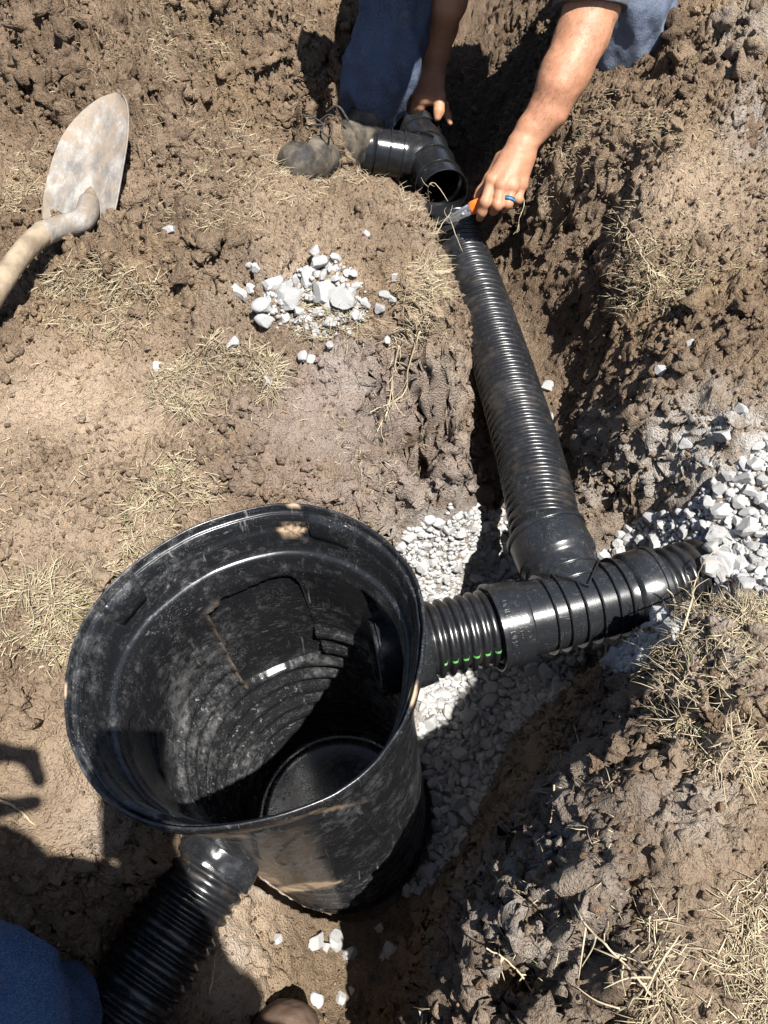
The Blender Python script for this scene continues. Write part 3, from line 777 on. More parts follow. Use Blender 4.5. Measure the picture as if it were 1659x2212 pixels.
def fin_ring(name, P0, ax, s, r0, r1, th, keep, parent, mat, n=220):
    up = up_ax if abs(np.dot(up_ax, ax)) < .9 else b_ax
    a_ = np.asarray(ax); n_ = up - a_ * np.dot(up, a_); n_ /= np.linalg.norm(n_); b_ = np.cross(a_, n_)
    an = np.linspace(0, 2 * math.pi, n, endpoint=False)
    dirs = np.cos(an)[:, None] * n_ + np.sin(an)[:, None] * b_
    ok = keep(P0 + a_ * s + dirs * r0)
    if ok.all(): runs = [(0, n, True)]
    else:
        k0 = int(np.nonzero(~ok)[0][0]); okr = np.roll(ok, -k0); runs = []; i = 0
        while i < n:
            if okr[i]:
                j = i
                while j < n and okr[j]: j += 1
                if j - i > 4: runs.append((i + k0, j + k0, False))
                i = j
            else: i += 1
    for i, j, full in runs:
        mb = MB()
        idx = np.arange(i, j) % n
        D = dirs[idx]
        prof_ = [(-th, r0 - .002), (-th * .8, r1 - .0004), (0, r1), (th * .8, r1 - .0004), (th, r0 - .002)]
        V = np.stack([P0 + a_ * (s + q[0]) + D * q[1] for q in prof_], 1)
        mb.add(V.reshape(-1, 3), grid_faces(len(idx), 5, False, full))
        mb.build(name, mat, parent)
def keep_run(P):
    q = P - tC; a = q @ t_ax; b = q @ b_ax
    return b < np.abs(a) + 0.0005
def keep_branch(P):
    q = P - tC; a = q @ t_ax; b = q @ b_ax
    return b > np.abs(a) - 0.0005
for s in (-0.052, -0.0335, -0.0105, 0.0125, 0.036, 0.0545):
    fin_ring("rib", tC, t_ax, s, RB, RF, .0013, keep_run, tee, M_FIT)
for s in (0.022, 0.044):
    fin_ring("rib", tC, b_ax, s, RB, RB + .0022, .0013, keep_branch, tee, M_FIT)
for sg in (-1, 1):
    ph = np.linspace(-0.5, math.pi / 2, 40)
    base = tC + sg * np.cos(ph)[:, None] * RB * t_ax + np.cos(ph)[:, None] * RB * b_ax + np.sin(ph)[:, None] * RB * up_ax
    outw = np.cos(ph)[:, None] * b_ax * 0.9 + np.sin(ph)[:, None] * up_ax + sg * np.cos(ph)[:, None] * t_ax * 0.2
    outw /= np.linalg.norm(outw, axis=1)[:, None]
    tng = np.gradient(base, axis=0); tng /= np.linalg.norm(tng, axis=1)[:, None]
    sid = np.cross(tng, outw)
    V = np.stack([base - outw * .004 - sid * .0015, base + outw * .0052 - sid * .0011, base + outw * .0056, base + outw * .0052 + sid * .0011, base - outw * .004 + sid * .0015], 1)
    obj("rib", V.reshape(-1, 3), grid_faces(40, 5), M_FIT, tee)
camv = np.array([0, 0, HC]) - tC
txt_rad = camv
# text reads down round the sleeve
for txt, s, a0, sz in (("UNISITO NP52", sa - .0085, 0.02, .0105), ("ASTM F667", sa + .0045, 0.06, .0105), ("-", sa + .0128, 0.30, .014)):
    V, T = text_mesh(txt, sz, .0011)
    obj('raised_lettering', wrap(V, tC, t_ax, txt_rad, RS, s, a0, 0.0), T, M_FIT, tee, False)
V, Fq = ring_text(.0072); obj('raised_circle', wrap(V, tC, t_ax, txt_rad, RS, sa + .0125, 0.30, 0), Fq, M_FIT, tee, False)
for txt, s, a0, sz in (("4", b_len - .002, -0.05, .008), ("D", b_len - .010, -0.02, .006), ("1", b_len - .0225, 0.02, .009), ("7", b_len - .0205, 0.32, .008)):
    V, T = text_mesh(txt, sz, .0011)
    obj('raised_lettering', wrap(V, tC, b_ax, camv, RS, s, -a0, math.pi), T, M_FIT, tee, False)
for s, a0, r_ in ((b_len - .0225, 0.02, .0066), (b_len - .0205, 0.32, .0072)):
    V, Fq = ring_text(r_); obj('raised_circle', wrap(V, tC, b_ax, camv, RS, s, -a0, 0), Fq, M_FIT, tee, False)

# ------------------------------------------------------------------ wye
wE, wM = at(880, 246, -0.215), at(957, 414, -0.212)
w_ax = wM - wE; w_len = np.linalg.norm(w_ax); w_ax /= w_len
wC = wE + w_ax * w_len * 0.62
wbE = at(760, 318, -0.182)
wb = wbE - wC; wb -= w_ax * 0; wb_len = np.linalg.norm(wb); wb /= wb_len
wye = tag(empty("wye_fitting", wC), "shiny black wye fitting with its open mouth towards the knife", "pipe fitting")
s0, s1 = -w_len * 0.62, w_len * 0.38
R1, R2 = 0.050, 0.0555
prof = [(s0, R2 - .004), (s0 - .001, R2 - .001), (s0 + .001, R2), (s0 + .038, R2), (s0 + .042, R1 + .003), (s0 + .045, R1 + .0015)]
for x in np.linspace(s0 + .052, s1 - .05, 5):
    prof += [(x + .001, R1 + .0005), (x + .009, R1 + .0003), (x + .0094, R1 + .0042), (x + .0102, R1 + .0048), (x + .0122, R1 + .0048), (x + .013, R1 + .0042), (x + .0134, R1 + .0005)]
prof += [(s1 - .03, R1 + .002), (s1 - .026, R2 - .001), (s1 - .022, R2), (s1 + .006, R2 + .0004), (s1 + .007, R2 - .0008), (s1 + .006, R2 - .003), (s1 - .03, R2 - .0035), (s1 - .035, R1 - .004), (s0, R1 - .004)]
V, F = lathe(wC, w_ax, prof, 90); obj("barrel", V, F, M_WYE, wye)
pb = [(.015, R1), (.05, R1)]
for x in np.linspace(.050, wb_len - .068, 3):
    pb += [(x + .001, R1 + .0005), (x + .012, R1 + .0003), (x + .0124, R1 + .0042), (x + .0132, R1 + .0048), (x + .0152, R1 + .0048), (x + .016, R1 + .0042), (x + .0164, R1 + .0005)]
pb += [(wb_len - .05, R1 + .002), (wb_len - .046, R2 - .001), (wb_len - .042, R2), (wb_len, R2), (wb_len + .001, R2 - .001), (wb_len, R2 - .004), (wb_len - .03, R2 - .004)]
V, F = lathe(wC, wb, pb, 90); obj("branch", V, F, M_WYE, wye)
# raised ridge along the crotch seam
crn = np.cross(w_ax, wb); crn *= np.sign(crn[2]); crn /= np.linalg.norm(crn)
bis = (wb - w_ax); bis /= np.linalg.norm(bis)
bis2 = (wb + w_ax); bis2 /= np.linalg.norm(bis2)
ph = np.linspace(0.15, math.pi / 2, 26)
half = math.acos(np.clip(np.dot(wb, -w_ax), -1, 1)) / 2
base = wC + (np.cos(ph) * R1 / math.sin(half))[:, None] * bis + np.sin(ph)[:, None] * (R1 + .001) * crn
outw = np.cos(ph)[:, None] * bis * .6 + np.sin(ph)[:, None] * crn; outw /= np.linalg.norm(outw, axis=1)[:, None]
tng = np.gradient(base, axis=0); tng /= np.linalg.norm(tng, axis=1)[:, None]; sid = np.cross(tng, outw)
V = np.stack([base - outw * .004 - sid * .0014, base + outw * .006 - sid * .001, base + outw * .006 + sid * .001, base - outw * .004 + sid * .0014], 1)
obj("ridge", V.reshape(-1, 3), grid_faces(26, 4), M_WYE, wye)
V, F = tube_arrays([wM + np.array([-.004, 0, .028]), wM + np.array([-.003, .002, .036])], .003, 8); 
# cut strip of pipe wall left hanging at the joint
P = spline([at(938, 470, -.214), at(965, 478, -.206), at(992, 470, -.207), at(1006, 452, -.214)], 24)
V = np.concatenate([P + [0, -.010, -.003], P + [0, .010, .004], P + [0, .010, .0055], P + [0, -.010, -.001]])
Vs = V.reshape(4, 24, 3)
Vs += (0.002 * noise3(Vs, 40, 3))[..., None]
tag(obj("plastic_strip", Vs.reshape(-1, 3), grid_faces(4, 24, False, True), M_PIPE, None, True, {"mud": np.zeros(96)}),
    "cut strip of black plastic under the knife at the pipe end", "plastic strip")

for o_ in list(tee.children) + list(wye.children):
    try: o_.data.set_sharp_from_angle(angle=math.radians(38))
    except Exception: pass
# ------------------------------------------------------------------ basin
basin = tag(empty("drain_basin", (BASEC[0], BASEC[1], Z_BASE)), "large open black plastic drain basin with a squeezed round rim", "drain basin")
NT_ = 400
th = np.linspace(-math.pi, math.pi, NT_, endpoint=False)
def ring_at(scale, z):
    z = np.full(NT_, z) if np.isscalar(z) else z
    c = basin_center(z); r = basin_outline(th, z) * scale
    return np.stack([c[:, 0] + r * np.cos(th), c[:, 1] + r * np.sin(th), z], -1)
inner = [(1.0, .020), (1.0, .028), (.996, .0315), (.986, .033), (.979, .0312), (.9745, .025), (.971, .0195), (.967, .0205), (.961, .0225), (.951, .0205), (.940, .0125), (.931, .0045), (.926, .000), (.921, -.0012), (.916, -.005), (.906, -.017), (.897, -.027), (.889, -.033), (.880, -.0345), (.869, -.0352), (.861, -.038), (.854, -.045), (.848, -.053), (.840, -.0575), (.836, -.062)]
zz = np.concatenate([np.arange(-.0645, -.2, -.0026), np.arange(-.2, -.598, -.0024)])
def rib(z):
    m = sstep(-.205, -.225, z) * sstep(-.597, -.58, z)
    return m * (0.5 - 0.5 * np.cos(2 * math.pi * (z + .205) / .043)) ** 0.8
rows = [ring_at(s, z) for s, z in inner]
wall_z = []
for z in zz:
    rows.append(ring_at(.836 + .014 * sstep(-.06, -.17, z), z)); wall_z.append(z)
nI = len(inner)
V = np.array(rows)                                               # rows, theta, 3
W = V[nI:]
wz = np.array(wall_z)
# moulded panels: flat recesses that interrupt the ribs
pxy = proj(W)
far = (W[..., 1] > RIMC[1] - .02)
def soft_poly(poly, shrink=0.0):
    return in_poly(pxy, poly)
panel_main = soft_poly([(446, 1322), (470, 1300), (590, 1251), (625, 1247), (640, 1258), (664, 1320), (680, 1362), (702, 1404), (640, 1425), (525, 1474), (505, 1440)]) & far
panel_r = (W[..., 0] > RIMC[0]) & (W[..., 2] > -.3) & soft_poly([(765, 1238), (800, 1270), (850, 1340), (880, 1440), (850, 1470), (825, 1400), (815, 1340)])
panel_l = (W[..., 2] > -.24) & (W[..., 0] < RIMC[0] - .05) & soft_poly([(292, 1545), (330, 1570), (345, 1660), (420, 1780), (330, 1740), (283, 1640), (275, 1580)])
pf = panel_main.astype(float); pr_ = (panel_r | panel_l).astype(float)
def soften(m, k=2):
    for _ in range(k): m = (m + np.roll(m, 1, 1) + np.roll(m, -1, 1) + np.vstack([m[:1], m[:-1]]) + np.vstack([m[1:], m[-1:]])) / 5
    return m
pf = soften(pf, 1); pr_ = soften(pr_, 3)
anyp = np.maximum(pf, pr_)
ribs = np.broadcast_to(rib(wz)[:, None], W.shape[:2])
ang_clear = np.broadcast_to((sstep(.25, .6, np.abs(((th - math.radians(48) + math.pi) % (2 * math.pi)) - math.pi)))[None], W.shape[:2])
cen = np.concatenate([basin_center(wz), wz[:, None]], 1)
rad = W - cen[:, None]; rl = np.linalg.norm(rad, axis=-1, keepdims=True); rad = rad / rl
disp = -0.0092 * ribs * (1 - anyp) + 0.0125 * pf + 0.007 * pr_
disp = disp + 0.0012 * noise3(W, 12, 5.0)
W2 = W + rad * disp[..., None]
V[nI:] = W2
def seg_d(p, a, b):
    a, b = np.array(a, float), np.array(b, float); ab = b - a
    t = np.clip(((p - a) @ ab) / (ab @ ab), 0, 1)
    return np.linalg.norm(p - (a + t[..., None] * ab), axis=-1)
bead = np.zeros(W.shape[:2])
for a_, b_ in (((446, 1322), (505, 1440)), ((505, 1440), (525, 1474)), ((446, 1322), (470, 1300))): bead = np.maximum(bead, np.exp(-(seg_d(pxy, a_, b_) / 5.5) ** 2))
W2 = W2 - rad * (0.0095 * bead * far)[..., None]; V[nI:] = W2
# squeeze dents of the flange
rim_wob = (0.0022 * noise3(V[:nI], 9, 2.0))
V[:nI, :, 2] += rim_wob + 0.004 * noise3(V[:nI], 3.5, 8.0)
V[:nI, :, 0] += 0.0012 * noise3(V[:nI], 40, 4.0)
mudv = np.zeros(V.shape[:2]); pv = proj(V)
def mud_blob(px, py, rx, ry, rot=0.0):
    dx, dy = pv[..., 0] - px, pv[..., 1] - py; c_, s_ = math.cos(rot), math.sin(rot)
    return 1 - sstep(.7, 1.25, np.sqrt(((dx * c_ + dy * s_) / rx) ** 2 + ((-dx * s_ + dy * c_) / ry) ** 2) + .35 * noise3(V, 90, 3.0))
upper = np.broadcast_to((np.arange(len(V)) < nI + 1)[:, None], mudv.shape)
mudv = np.where(upper, np.maximum.reduce([mud_blob(634, 1142, 30, 11, -.1), mud_blob(634, 1093, 16, 5), mud_blob(893, 1500, 8, 28, .2), mud_blob(140, 1490, 5, 18)]), 0)
mudv[nI:] = np.maximum(mudv[nI:], .14 * bead * far)
basin_in = obj("inner_wall", V.reshape(-1, 3), grid_faces(len(V), NT_, True, flip=True), M_BASIN, basin, True, {"mud": mudv.ravel()})
# outer skin
outer = [(1.0, .020), (1.0, .012), (.995, .007), (.982, .005), (.970, .002), (.966, -.004), (.960, -.010), (.950, -.016), (.942, -.020), (.935, -.0215), (.915, -.030), (.896, -.040), (.884, -.050), (.876, -.06)]
zo = np.concatenate([np.arange(-.066, -.36, -.006), np.arange(-.36, -.622, -.0026)])
rows = [ring_at(s, z) for s, z in outer] + [ring_at(.872 - .006 * sstep(-.06, -.2, z), z) for z in zo]
V = np.array(rows); nO = len(outer)
W = V[nO:]; pxy = proj(W); near = W[..., 1] < RIMC[1]
cen = np.concatenate([basin_center(zo), zo[:, None]], 1)
rad = W - cen[:, None]; rad /= np.linalg.norm(rad, axis=-1, keepdims=True)
ro = np.broadcast_to((sstep(-.40, -.42, zo) * (0.5 - 0.5 * np.cos(2 * math.pi * (zo + .40) / .043)))[:, None], W.shape[:2])
def seg_d(p, a, b):
    a, b = np.array(a, float), np.array(b, float); ab = b - a
    t = np.clip(((p - a) @ ab) / (ab @ ab), 0, 1)
    return np.linalg.norm(p - (a + t[..., None] * ab), axis=-1)
fl = soften((in_poly(pxy, [(545, 1785), (640, 1772), (740, 1745), (770, 1740), (818, 1810), (760, 1850), (640, 1895), (560, 1850)]) & near).astype(float), 3)
ridge = np.exp(-(seg_d(pxy, (772, 1745), (815, 1800)) / 5.0) ** 2) * near
# oval outline pressed into the near panel
ex, ey, er = 684, 1818, math.radians(-22)
dx, dy = pxy[..., 0] - ex, pxy[..., 1] - ey
oo = np.sqrt(((dx * math.cos(er) + dy * math.sin(er)) / 92) ** 2 + ((-dx * math.sin(er) + dy * math.cos(er)) / 32) ** 2)
oval = np.exp(-((oo - 1) / .035) ** 2) * near
W += rad * (-0.0042 * ro + 0.003 * fl + 0.006 * ridge + 0.0012 * oval + 0.0014 * noise3(W, 11, 3.0))[..., None]
V[nO:] = W
V[:nO, :, 2] += 0.0022 * noise3(V[:nO], 9, 2.0) + 0.004 * noise3(V[:nO], 3.5, 8.0)
pv = proj(V)
mudo = np.maximum.reduce([.8 * mud_blob(660, 1915, 70, 9, -.12), .9 * mud_blob(560, 1890, 50, 10, .35), .3 * mud_blob(690, 1752, 90, 4, -.2), .3 * mud_blob(480, 1806, 60, 4)])
obj("outer_wall", V.reshape(-1, 3), grid_faces(len(V), NT_, True), M_BASIN, basin, True, {"mud": mudo.ravel()})
# floor, dished with a raised ring
rows = []
for s, z in ((.846, -.597), (.83, -.604), (.80, -.608), (.76, -.608), (.73, -.606), (.70, -.608), (.5, -.608), (.25, -.608), (.02, -.608)):
    r = ring_at(s, z); rows.append(r)
V = np.array(rows); obj("basin_floor", V.reshape(-1, 3), grid_faces(len(V), NT_, True, flip=True), M_BASIN, basin, True, {"mud": np.zeros(V.shape[0] * NT_)})
rows = [ring_at(.866, -.6225), ring_at(.6, -.625), ring_at(.02, -.625)]
V = np.array(rows); obj("basin_underside", V.reshape(-1, 3), grid_faces(len(V), NT_, True), M_BASIN, basin, True, {"mud": np.zeros(V.shape[0] * NT_)})
# moulded lugs under the rim
def lug(pxa, pxb, depth, dz, name="rim_lug"):
    a, b = at(*pxa, .018)[:2], at(*pxb, .018)[:2]
    ta, tb = [math.atan2(p[1] - RIMC[1], p[0] - RIMC[0]) for p in (a, b)]
    if tb - ta > math.pi: tb -= 2 * math.pi
    if ta - tb > math.pi: tb += 2 * math.pi
    n = 26; T_ = np.linspace(ta, tb, n); e = sstep(0, .16, np.linspace(0, 1, n)) * sstep(0, .16, 1 - np.linspace(0, 1, n))
    rows = []
    for sc, z in ((.972, .021), (.958, .0275), (.936, .0275), (.914, .016), (.900, .000), (.912, -.018), (.95, -.014)):
        z_ = z * np.ones(n) if sc > .95 else z - (1 - e) * (z - (.006 if z > 0 else -.008)) * .6
        s_ = sc + (1 - e) * (.955 - sc) * .7
        c = basin_center(z_); r = basin_outline(T_, z_) * s_
        rows.append(np.stack([c[:, 0] + r * np.cos(T_), c[:, 1] + r * np.sin(T_), z_], -1))
    V = np.array(rows)
    return obj(name, V.reshape(-1, 3), grid_faces(len(rows), n), M_BASIN, basin, True, {"mud": np.zeros(V.shape[0] * n)})
lug((660, 1098), (775, 1135), 0, 0)
lug((203, 1325), (283, 1240), 0, 0)
lug((250, 1745), (345, 1785), 0, 0)
# collar of the inlet poking through the right wall, and the outlet boss towards the short pipe
ax = axB - axA; ax /= np.linalg.norm(ax)
c0 = axA - ax * 0.035
V, F = lathe(c0, ax, [(-.012, .040), (-.012, .050), (-.010, .0525), (.05, .0525), (.052, .048), (.05, .042), (-.012, .040)], 60)
obj("inlet_collar", V, F, M_BASIN, basin, True, {"mud": np.zeros(len(V))})
V, F = lathe(axA - ax * .012, ax, [(-.03, .058), (.02, .058), (.034, .056), (.036, .052), (.034, .046)], 60)
obj("outlet_boss", V, F, M_FIT, basin)

# ------------------------------------------------------------------ crushed stone
def stone_proto(sub, seed):
    r = np.random.default_rng(seed)
    V, F = ICO[sub]; asp = np.array([1.0, r.uniform(.58, .95), r.uniform(.42, .78)]); V = V * asp
    for _ in range(r.integers(9, 15)):
        n = r.normal(size=3); n /= np.linalg.norm(n)
        lim = r.uniform(.48, .86) * np.sqrt(((n * asp) ** 2).sum())
        d = V @ n
        V = V - np.where(d > lim, d - lim, 0)[:, None] * n
    V = V * (1 + 0.07 * noise3(V, 2.2, seed))[:, None]
    if sub > 2: V = V * (1 + 0.030 * noise3(V, 7, seed + 3) + 0.016 * noise3(V, 18, seed + 5))[:, None]
    V -= V.mean(0)
    return V / np.abs(V).max(), F
ST = [stone_proto(4, 100 + k) for k in range(24)]
STL = [stone_proto(3, 300 + k) for k in range(20)]
ST_ME = []
for V, F in ST:
    me = make_mesh("stone", V, F, M_STONE, True, {"rnd": np.zeros(len(V))})
    try: me.set_sharp_from_angle(angle=math.radians(22))
    except Exception: me.polygons.foreach_set("use_smooth", np.zeros(len(me.polygons), bool))
    ST_ME.append(me)
def place_stone(pos, r, label, group, k=None, rot=None, cat="stone"):
    o = bpy.data.objects.new("stone", ST_ME[RNG.integers(0, len(ST_ME)) if k is None else k])
    M = Matrix(rand_rot(RNG).tolist()) if rot is None else rot
    e = M.to_euler()
    tilt = Matrix.Rotation(RNG.uniform(0, 6.28), 3, 'Z') @ Matrix.Rotation(RNG.normal() * .38, 3, 'X') @ Matrix.Rotation(RNG.normal() * .38, 3, 'Y')
    o.rotation_euler = tilt.to_euler()
    o.scale = (r, r, r * RNG.uniform(.85, 1.1)); o.location = pos
    COL.objects.link(o)
    tag(o, label, cat, group)
    return o
class Hash:
    def __init__(s, cell=.03): s.c, s.d = cell, {}
    def ok(s, x, y, r, f):
        i, j = int(x / s.c), int(y / s.c)
        for a in (-2, -1, 0, 1, 2):
            for b in (-2, -1, 0, 1, 2):
                for (X, Y, R) in s.d.get((i + a, j + b), ()):
                    if (X - x) ** 2 + (Y - y) ** 2 < (f * (R + r)) ** 2: return False
        return True
    def add(s, x, y, r): s.d.setdefault((int(x / s.c), int(y / s.c)), []).append((x, y, r))
def poly_world(poly):
    return np.array([on_ground(*p)[:2] for p in poly])
pipes_axes = [(pA[0], pA[2], .05), (axA, axB, .05), (tA, tB, .054), (tC, bE, .054), (pR[0], pR[1], .05)]
def clear_of_pipes(x, y, z, r):
    for a, b, R in pipes_axes:
        a, b = np.array(a), np.array(b); ab = b - a
        t = np.clip(np.dot(np.array([x, y, z]) - a, ab) / np.dot(ab, ab), 0, 1)
        if np.linalg.norm(np.array([x, y, z]) - a - t * ab) < R + r * .55: return False
    return True
def outside_basin(x, y, z, r):
    c = basin_center(np.array(z)); dx, dy = x - c[0], y - c[1]
    return math.hypot(dx, dy) > float(basin_outline(math.atan2(dy, dx), np.array(z))) * .872 + r * .6
found = []                                                         # (screen size, pos, r, zone)
fill = []
CA = (np.gradient(XS)[:, None] * np.gradient(YS)[None, :])
def zone_cells(poly):
    m = in_poly(PXY, poly) & (PXY[..., 0] > -200) & (GY < 1.2)
    ii, jj = np.nonzero(m); w = CA[ii, jj] * np.sqrt(1 + gxx[ii, jj] ** 2 + gyy[ii, jj] ** 2)
    return ii, jj, w / w.sum(), w.sum()
def fill_zone(poly, zone, rmin, rmax, tries, big=0.0, up=0.0):
    ii, jj, w, area = zone_cells(poly); hs = Hash()
    radii = np.sort(np.clip(rmin * 1.25 * np.exp(RNG.normal(size=tries) * .28), rmin * .8, rmax))[::-1]
    radii = np.concatenate([radii[:int(tries * .004)], radii[int(tries * .25):], radii[int(tries * .004):int(tries * .25)]])
    pick = RNG.choice(len(ii), tries, p=w); nn = 0
    for r, k in zip(radii, pick):
        x, y = XS[ii[k]] + RNG.uniform(-.5, .5) * STEP, YS[jj[k]] + RNG.uniform(-.5, .5) * STEP
        if not hs.ok(x, y, r, .62): continue
        z = float(ground_z(x, y)) + r * RNG.uniform(.2, .75) + up
        if not clear_of_pipes(x, y, z, r) or not outside_basin(x, y, z, r): continue
        hs.add(x, y, r); nn += 1
        found.append((r / max(depthZ((x, y, z)), .1), (x, y, z), r, zone))
    # small stones in the gaps
    n = int(area / 0.00004)
    pick = RNG.choice(len(ii), n, p=w)
    for k, r in zip(pick, RNG.uniform(.004, rmin * .95, n)):
        x, y = XS[ii[k]] + RNG.uniform(-.5, .5) * STEP, YS[jj[k]] + RNG.uniform(-.5, .5) * STEP
        z = float(ground_z(x, y)) + r * .2
        if clear_of_pipes(x, y, z, r) and outside_basin(x, y, z, r): fill.append((x, y, z, r))
def depthZ(p): return p[1] * C - (p[2] - HC) * S
ZA = [(858, 1190), (880, 1145), (925, 1128), (965, 1108), (1030, 1100), (1085, 1108), (1112, 1190), (1122, 1262), (1065, 1285), (915, 1330), (900, 1235)]
ZB = [(1265, 1215), (1320, 1180), (1345, 1140), (1400, 1110), (1470, 1105), (1520, 1060), (1590, 1010), (1640, 960), (1700, 930), (1700, 1300), (1640, 1290), (1560, 1282), (1490, 1300), (1470, 1250), (1400, 1170), (1300, 1215)]
ZC = [(905, 1480), (1000, 1440), (1110, 1400), (1260, 1370), (1262, 1430), (1225, 1490), (1170, 1530), (1095, 1600), (1060, 1690), (1015, 1790), (962, 1885), (900, 1935), (858, 1915), (890, 1800), (905, 1650)]
ZD = [(1300, 1440), (1290, 1390), (1340, 1360), (1440, 1335), (1455, 1375), (1400, 1430), (1340, 1455)]
def stone_label(zone, pos):
    px, py = proj(np.array(pos))
    if zone == 'a':
        g = "crushed stones between basin and long pipe"
        if px < 945: return "sunlit white crushed stone in the strip along the basin rim, left of the long pipe", g
        if px > 1080: return "sunlit white crushed stone in the narrow strip touching the long pipe", g
        if py < 1160: return "grey crushed stone in shade at the back of the patch left of the long pipe", g
        return "grey crushed stone in shade between the basin and the branch sleeve of the tee", g
    if zone == 'c':
        g = "crushed stones in the gravel bed right of the basin"
        if py < 1600 and px < 1010 - (py - 1450) * .55: return "sunlit white crushed stone in the corner below the green striped pipe", g
        if py < 1520 and px > 1150: return "shaded grey crushed stone under the tee, beside the dark bank", g
        if py < 1520: return "shaded grey crushed stone just below the left sleeve of the tee", g
        if py < 1680: return "shaded grey crushed stone in the middle of the bed between basin and dark bank", g
        if py < 1800: return "shaded grey crushed stone where the bed narrows beside the basin wall", g
        return "shaded grey crushed stone at the lowest tip of the bed by the basin foot", g
    if zone == 'b':
        g = "crushed stones in the heap around the buried pipe end"
        if px < 1400: return "white crushed stone behind the tee in the left tip of the heap", g
        if py < 1100: return "white crushed stone in the upper part of the heap under the limey slope", g
        if py < 1190: return "white crushed stone in the middle of the heap behind the buried pipe end", g
        if px < 1530: return "white crushed stone lying against the buried pipe end", g
        return "white crushed stone at the front of the heap above the dry grass bank", g
    return "blue grey crushed stone in shade under the right end of the tee", "crushed stones under the right end of the tee"
fill_zone(ZA, 'a', .0082, .016, 5000)
fill_zone(ZB, 'b', .0075, .0155, 6000)
fill_zone(ZC, 'c', .0078, .017, 9000)
fill_zone(ZD, 'd', .011, .018, 700)
# stones heaped over the buried pipe end
for t in np.linspace(.35, 1.0, 26):
    p = np.array(pR[1]) + (np.array(pR[3]) - np.array(pR[1])) * t
    r = RNG.uniform(.011, .019); a = RNG.uniform(-1.0, 1.3)
    q = p + np.array([0.2 * math.sin(a), math.sin(a), 0]) * .05 + np.array([0, 0, math.cos(a) * .055 + r * .3])
    found.append((r / depthZ(q), tuple(q), r, 'b'))
found.sort(key=lambda t: -t[0])
SING = 205
for _, pos, r, zone in found[:SING]:
    place_stone(pos, r, *stone_label(zone, pos))
mb = MB()
def add_stones(lst, mb, protos):
    for (x, y, z, r) in lst:
        V, F = protos[RNG.integers(0, len(protos))]
        mb.add((V * r) @ rand_rot(RNG).T + [x, y, z], F, RNG.random())
add_stones([(p[0], p[1], p[2], r) for _, p, r, _ in found[SING:]], mb, STL)
PPz = poly_world([(575, 640), (640, 590), (665, 570), (725, 555), (770, 600), (795, 640), (790, 700), (740, 730), (690, 740), (640, 725), (585, 705), (560, 665)])
chips = []
for a, b in PPz.min(0) + RNG.random((1600, 2)) * (PPz.max(0) - PPz.min(0)):
    if in_poly(np.array([a, b]), PPz): r_ = RNG.uniform(.002, .0058); chips.append((a, b, float(ground_z(a, b)) + r_ * .3, r_))
SM = [stone_proto(1, 500 + k) for k in range(16)]
add_stones(fill, mb, SM); add_stones(chips[:320], mb, SM)
o = mb.build("gravel", M_STONE, None, False, "rnd"); tag(o, kind="stuff")

# the loose pile on the left ground
pile = [(623, 655, 37, "largest flat white stone in the loose pile on the left ground"),
        (740, 655, 30, "egg shaped white stone at the right of the loose pile"), (697, 640, 28, "tall white stone between the flat stone and the egg shaped stone"),
        (590, 622, 26, "upright white stone behind the largest flat stone of the pile"), (670, 608, 24, "white stone at the back of the pile below the earthy crumbs"),
        (570, 668, 26, "narrow white stone at the left flank of the loose pile"), (660, 700, 0, ""), (517, 639, 23, "white stone lying alone just left of the loose pile"),
        (573, 697, 22, "pale triangular stone below the left flank of the pile"), (714, 700, 22, "white stone at the lower front of the loose pile"), (543, 630, 16, "small white stone between the lone left stone and the pile"),
        (688, 575, 24, "knobbly white stone at the far tip of the loose pile"), (725, 562, 16, "slim white stone at the far right tip of the pile")]
for px, py, r, lab in pile:
    if not r: continue
    p = on_ground(px, py); R = r * depthZ(p) / FPX
    place_stone(p + [0, 0, R * .38], R * 1.05, lab, "white stones of the loose pile on the left ground")
hs = Hash()
for px, py, r, _ in pile:
    if r: q = on_ground(px, py); hs.add(q[0], q[1], r * depthZ(q) / FPX * .9)
PP = poly_world([(585, 640), (640, 600), (665, 575), (720, 560), (740, 590), (770, 600), (790, 640), (785, 690), (740, 710), (690, 700), (680, 735), (640, 715), (590, 700), (560, 665)])
n = 0
for k in range(2500):
    x, y = RNG.uniform(PP[:, 0].min(), PP[:, 0].max()), RNG.uniform(PP[:, 1].min(), PP[:, 1].max())
    r = RNG.uniform(.0045, .0105)
    if in_poly(np.array([x, y]), PP) and hs.ok(x, y, r, .55):
        hs.add(x, y, r); n += 1
        place_stone((x, y, float(ground_z(x, y)) + r * .45), r, "small white crushed stone packed in the loose pile on the left ground", "white stones of the loose pile on the left ground")
    if n > 58: break
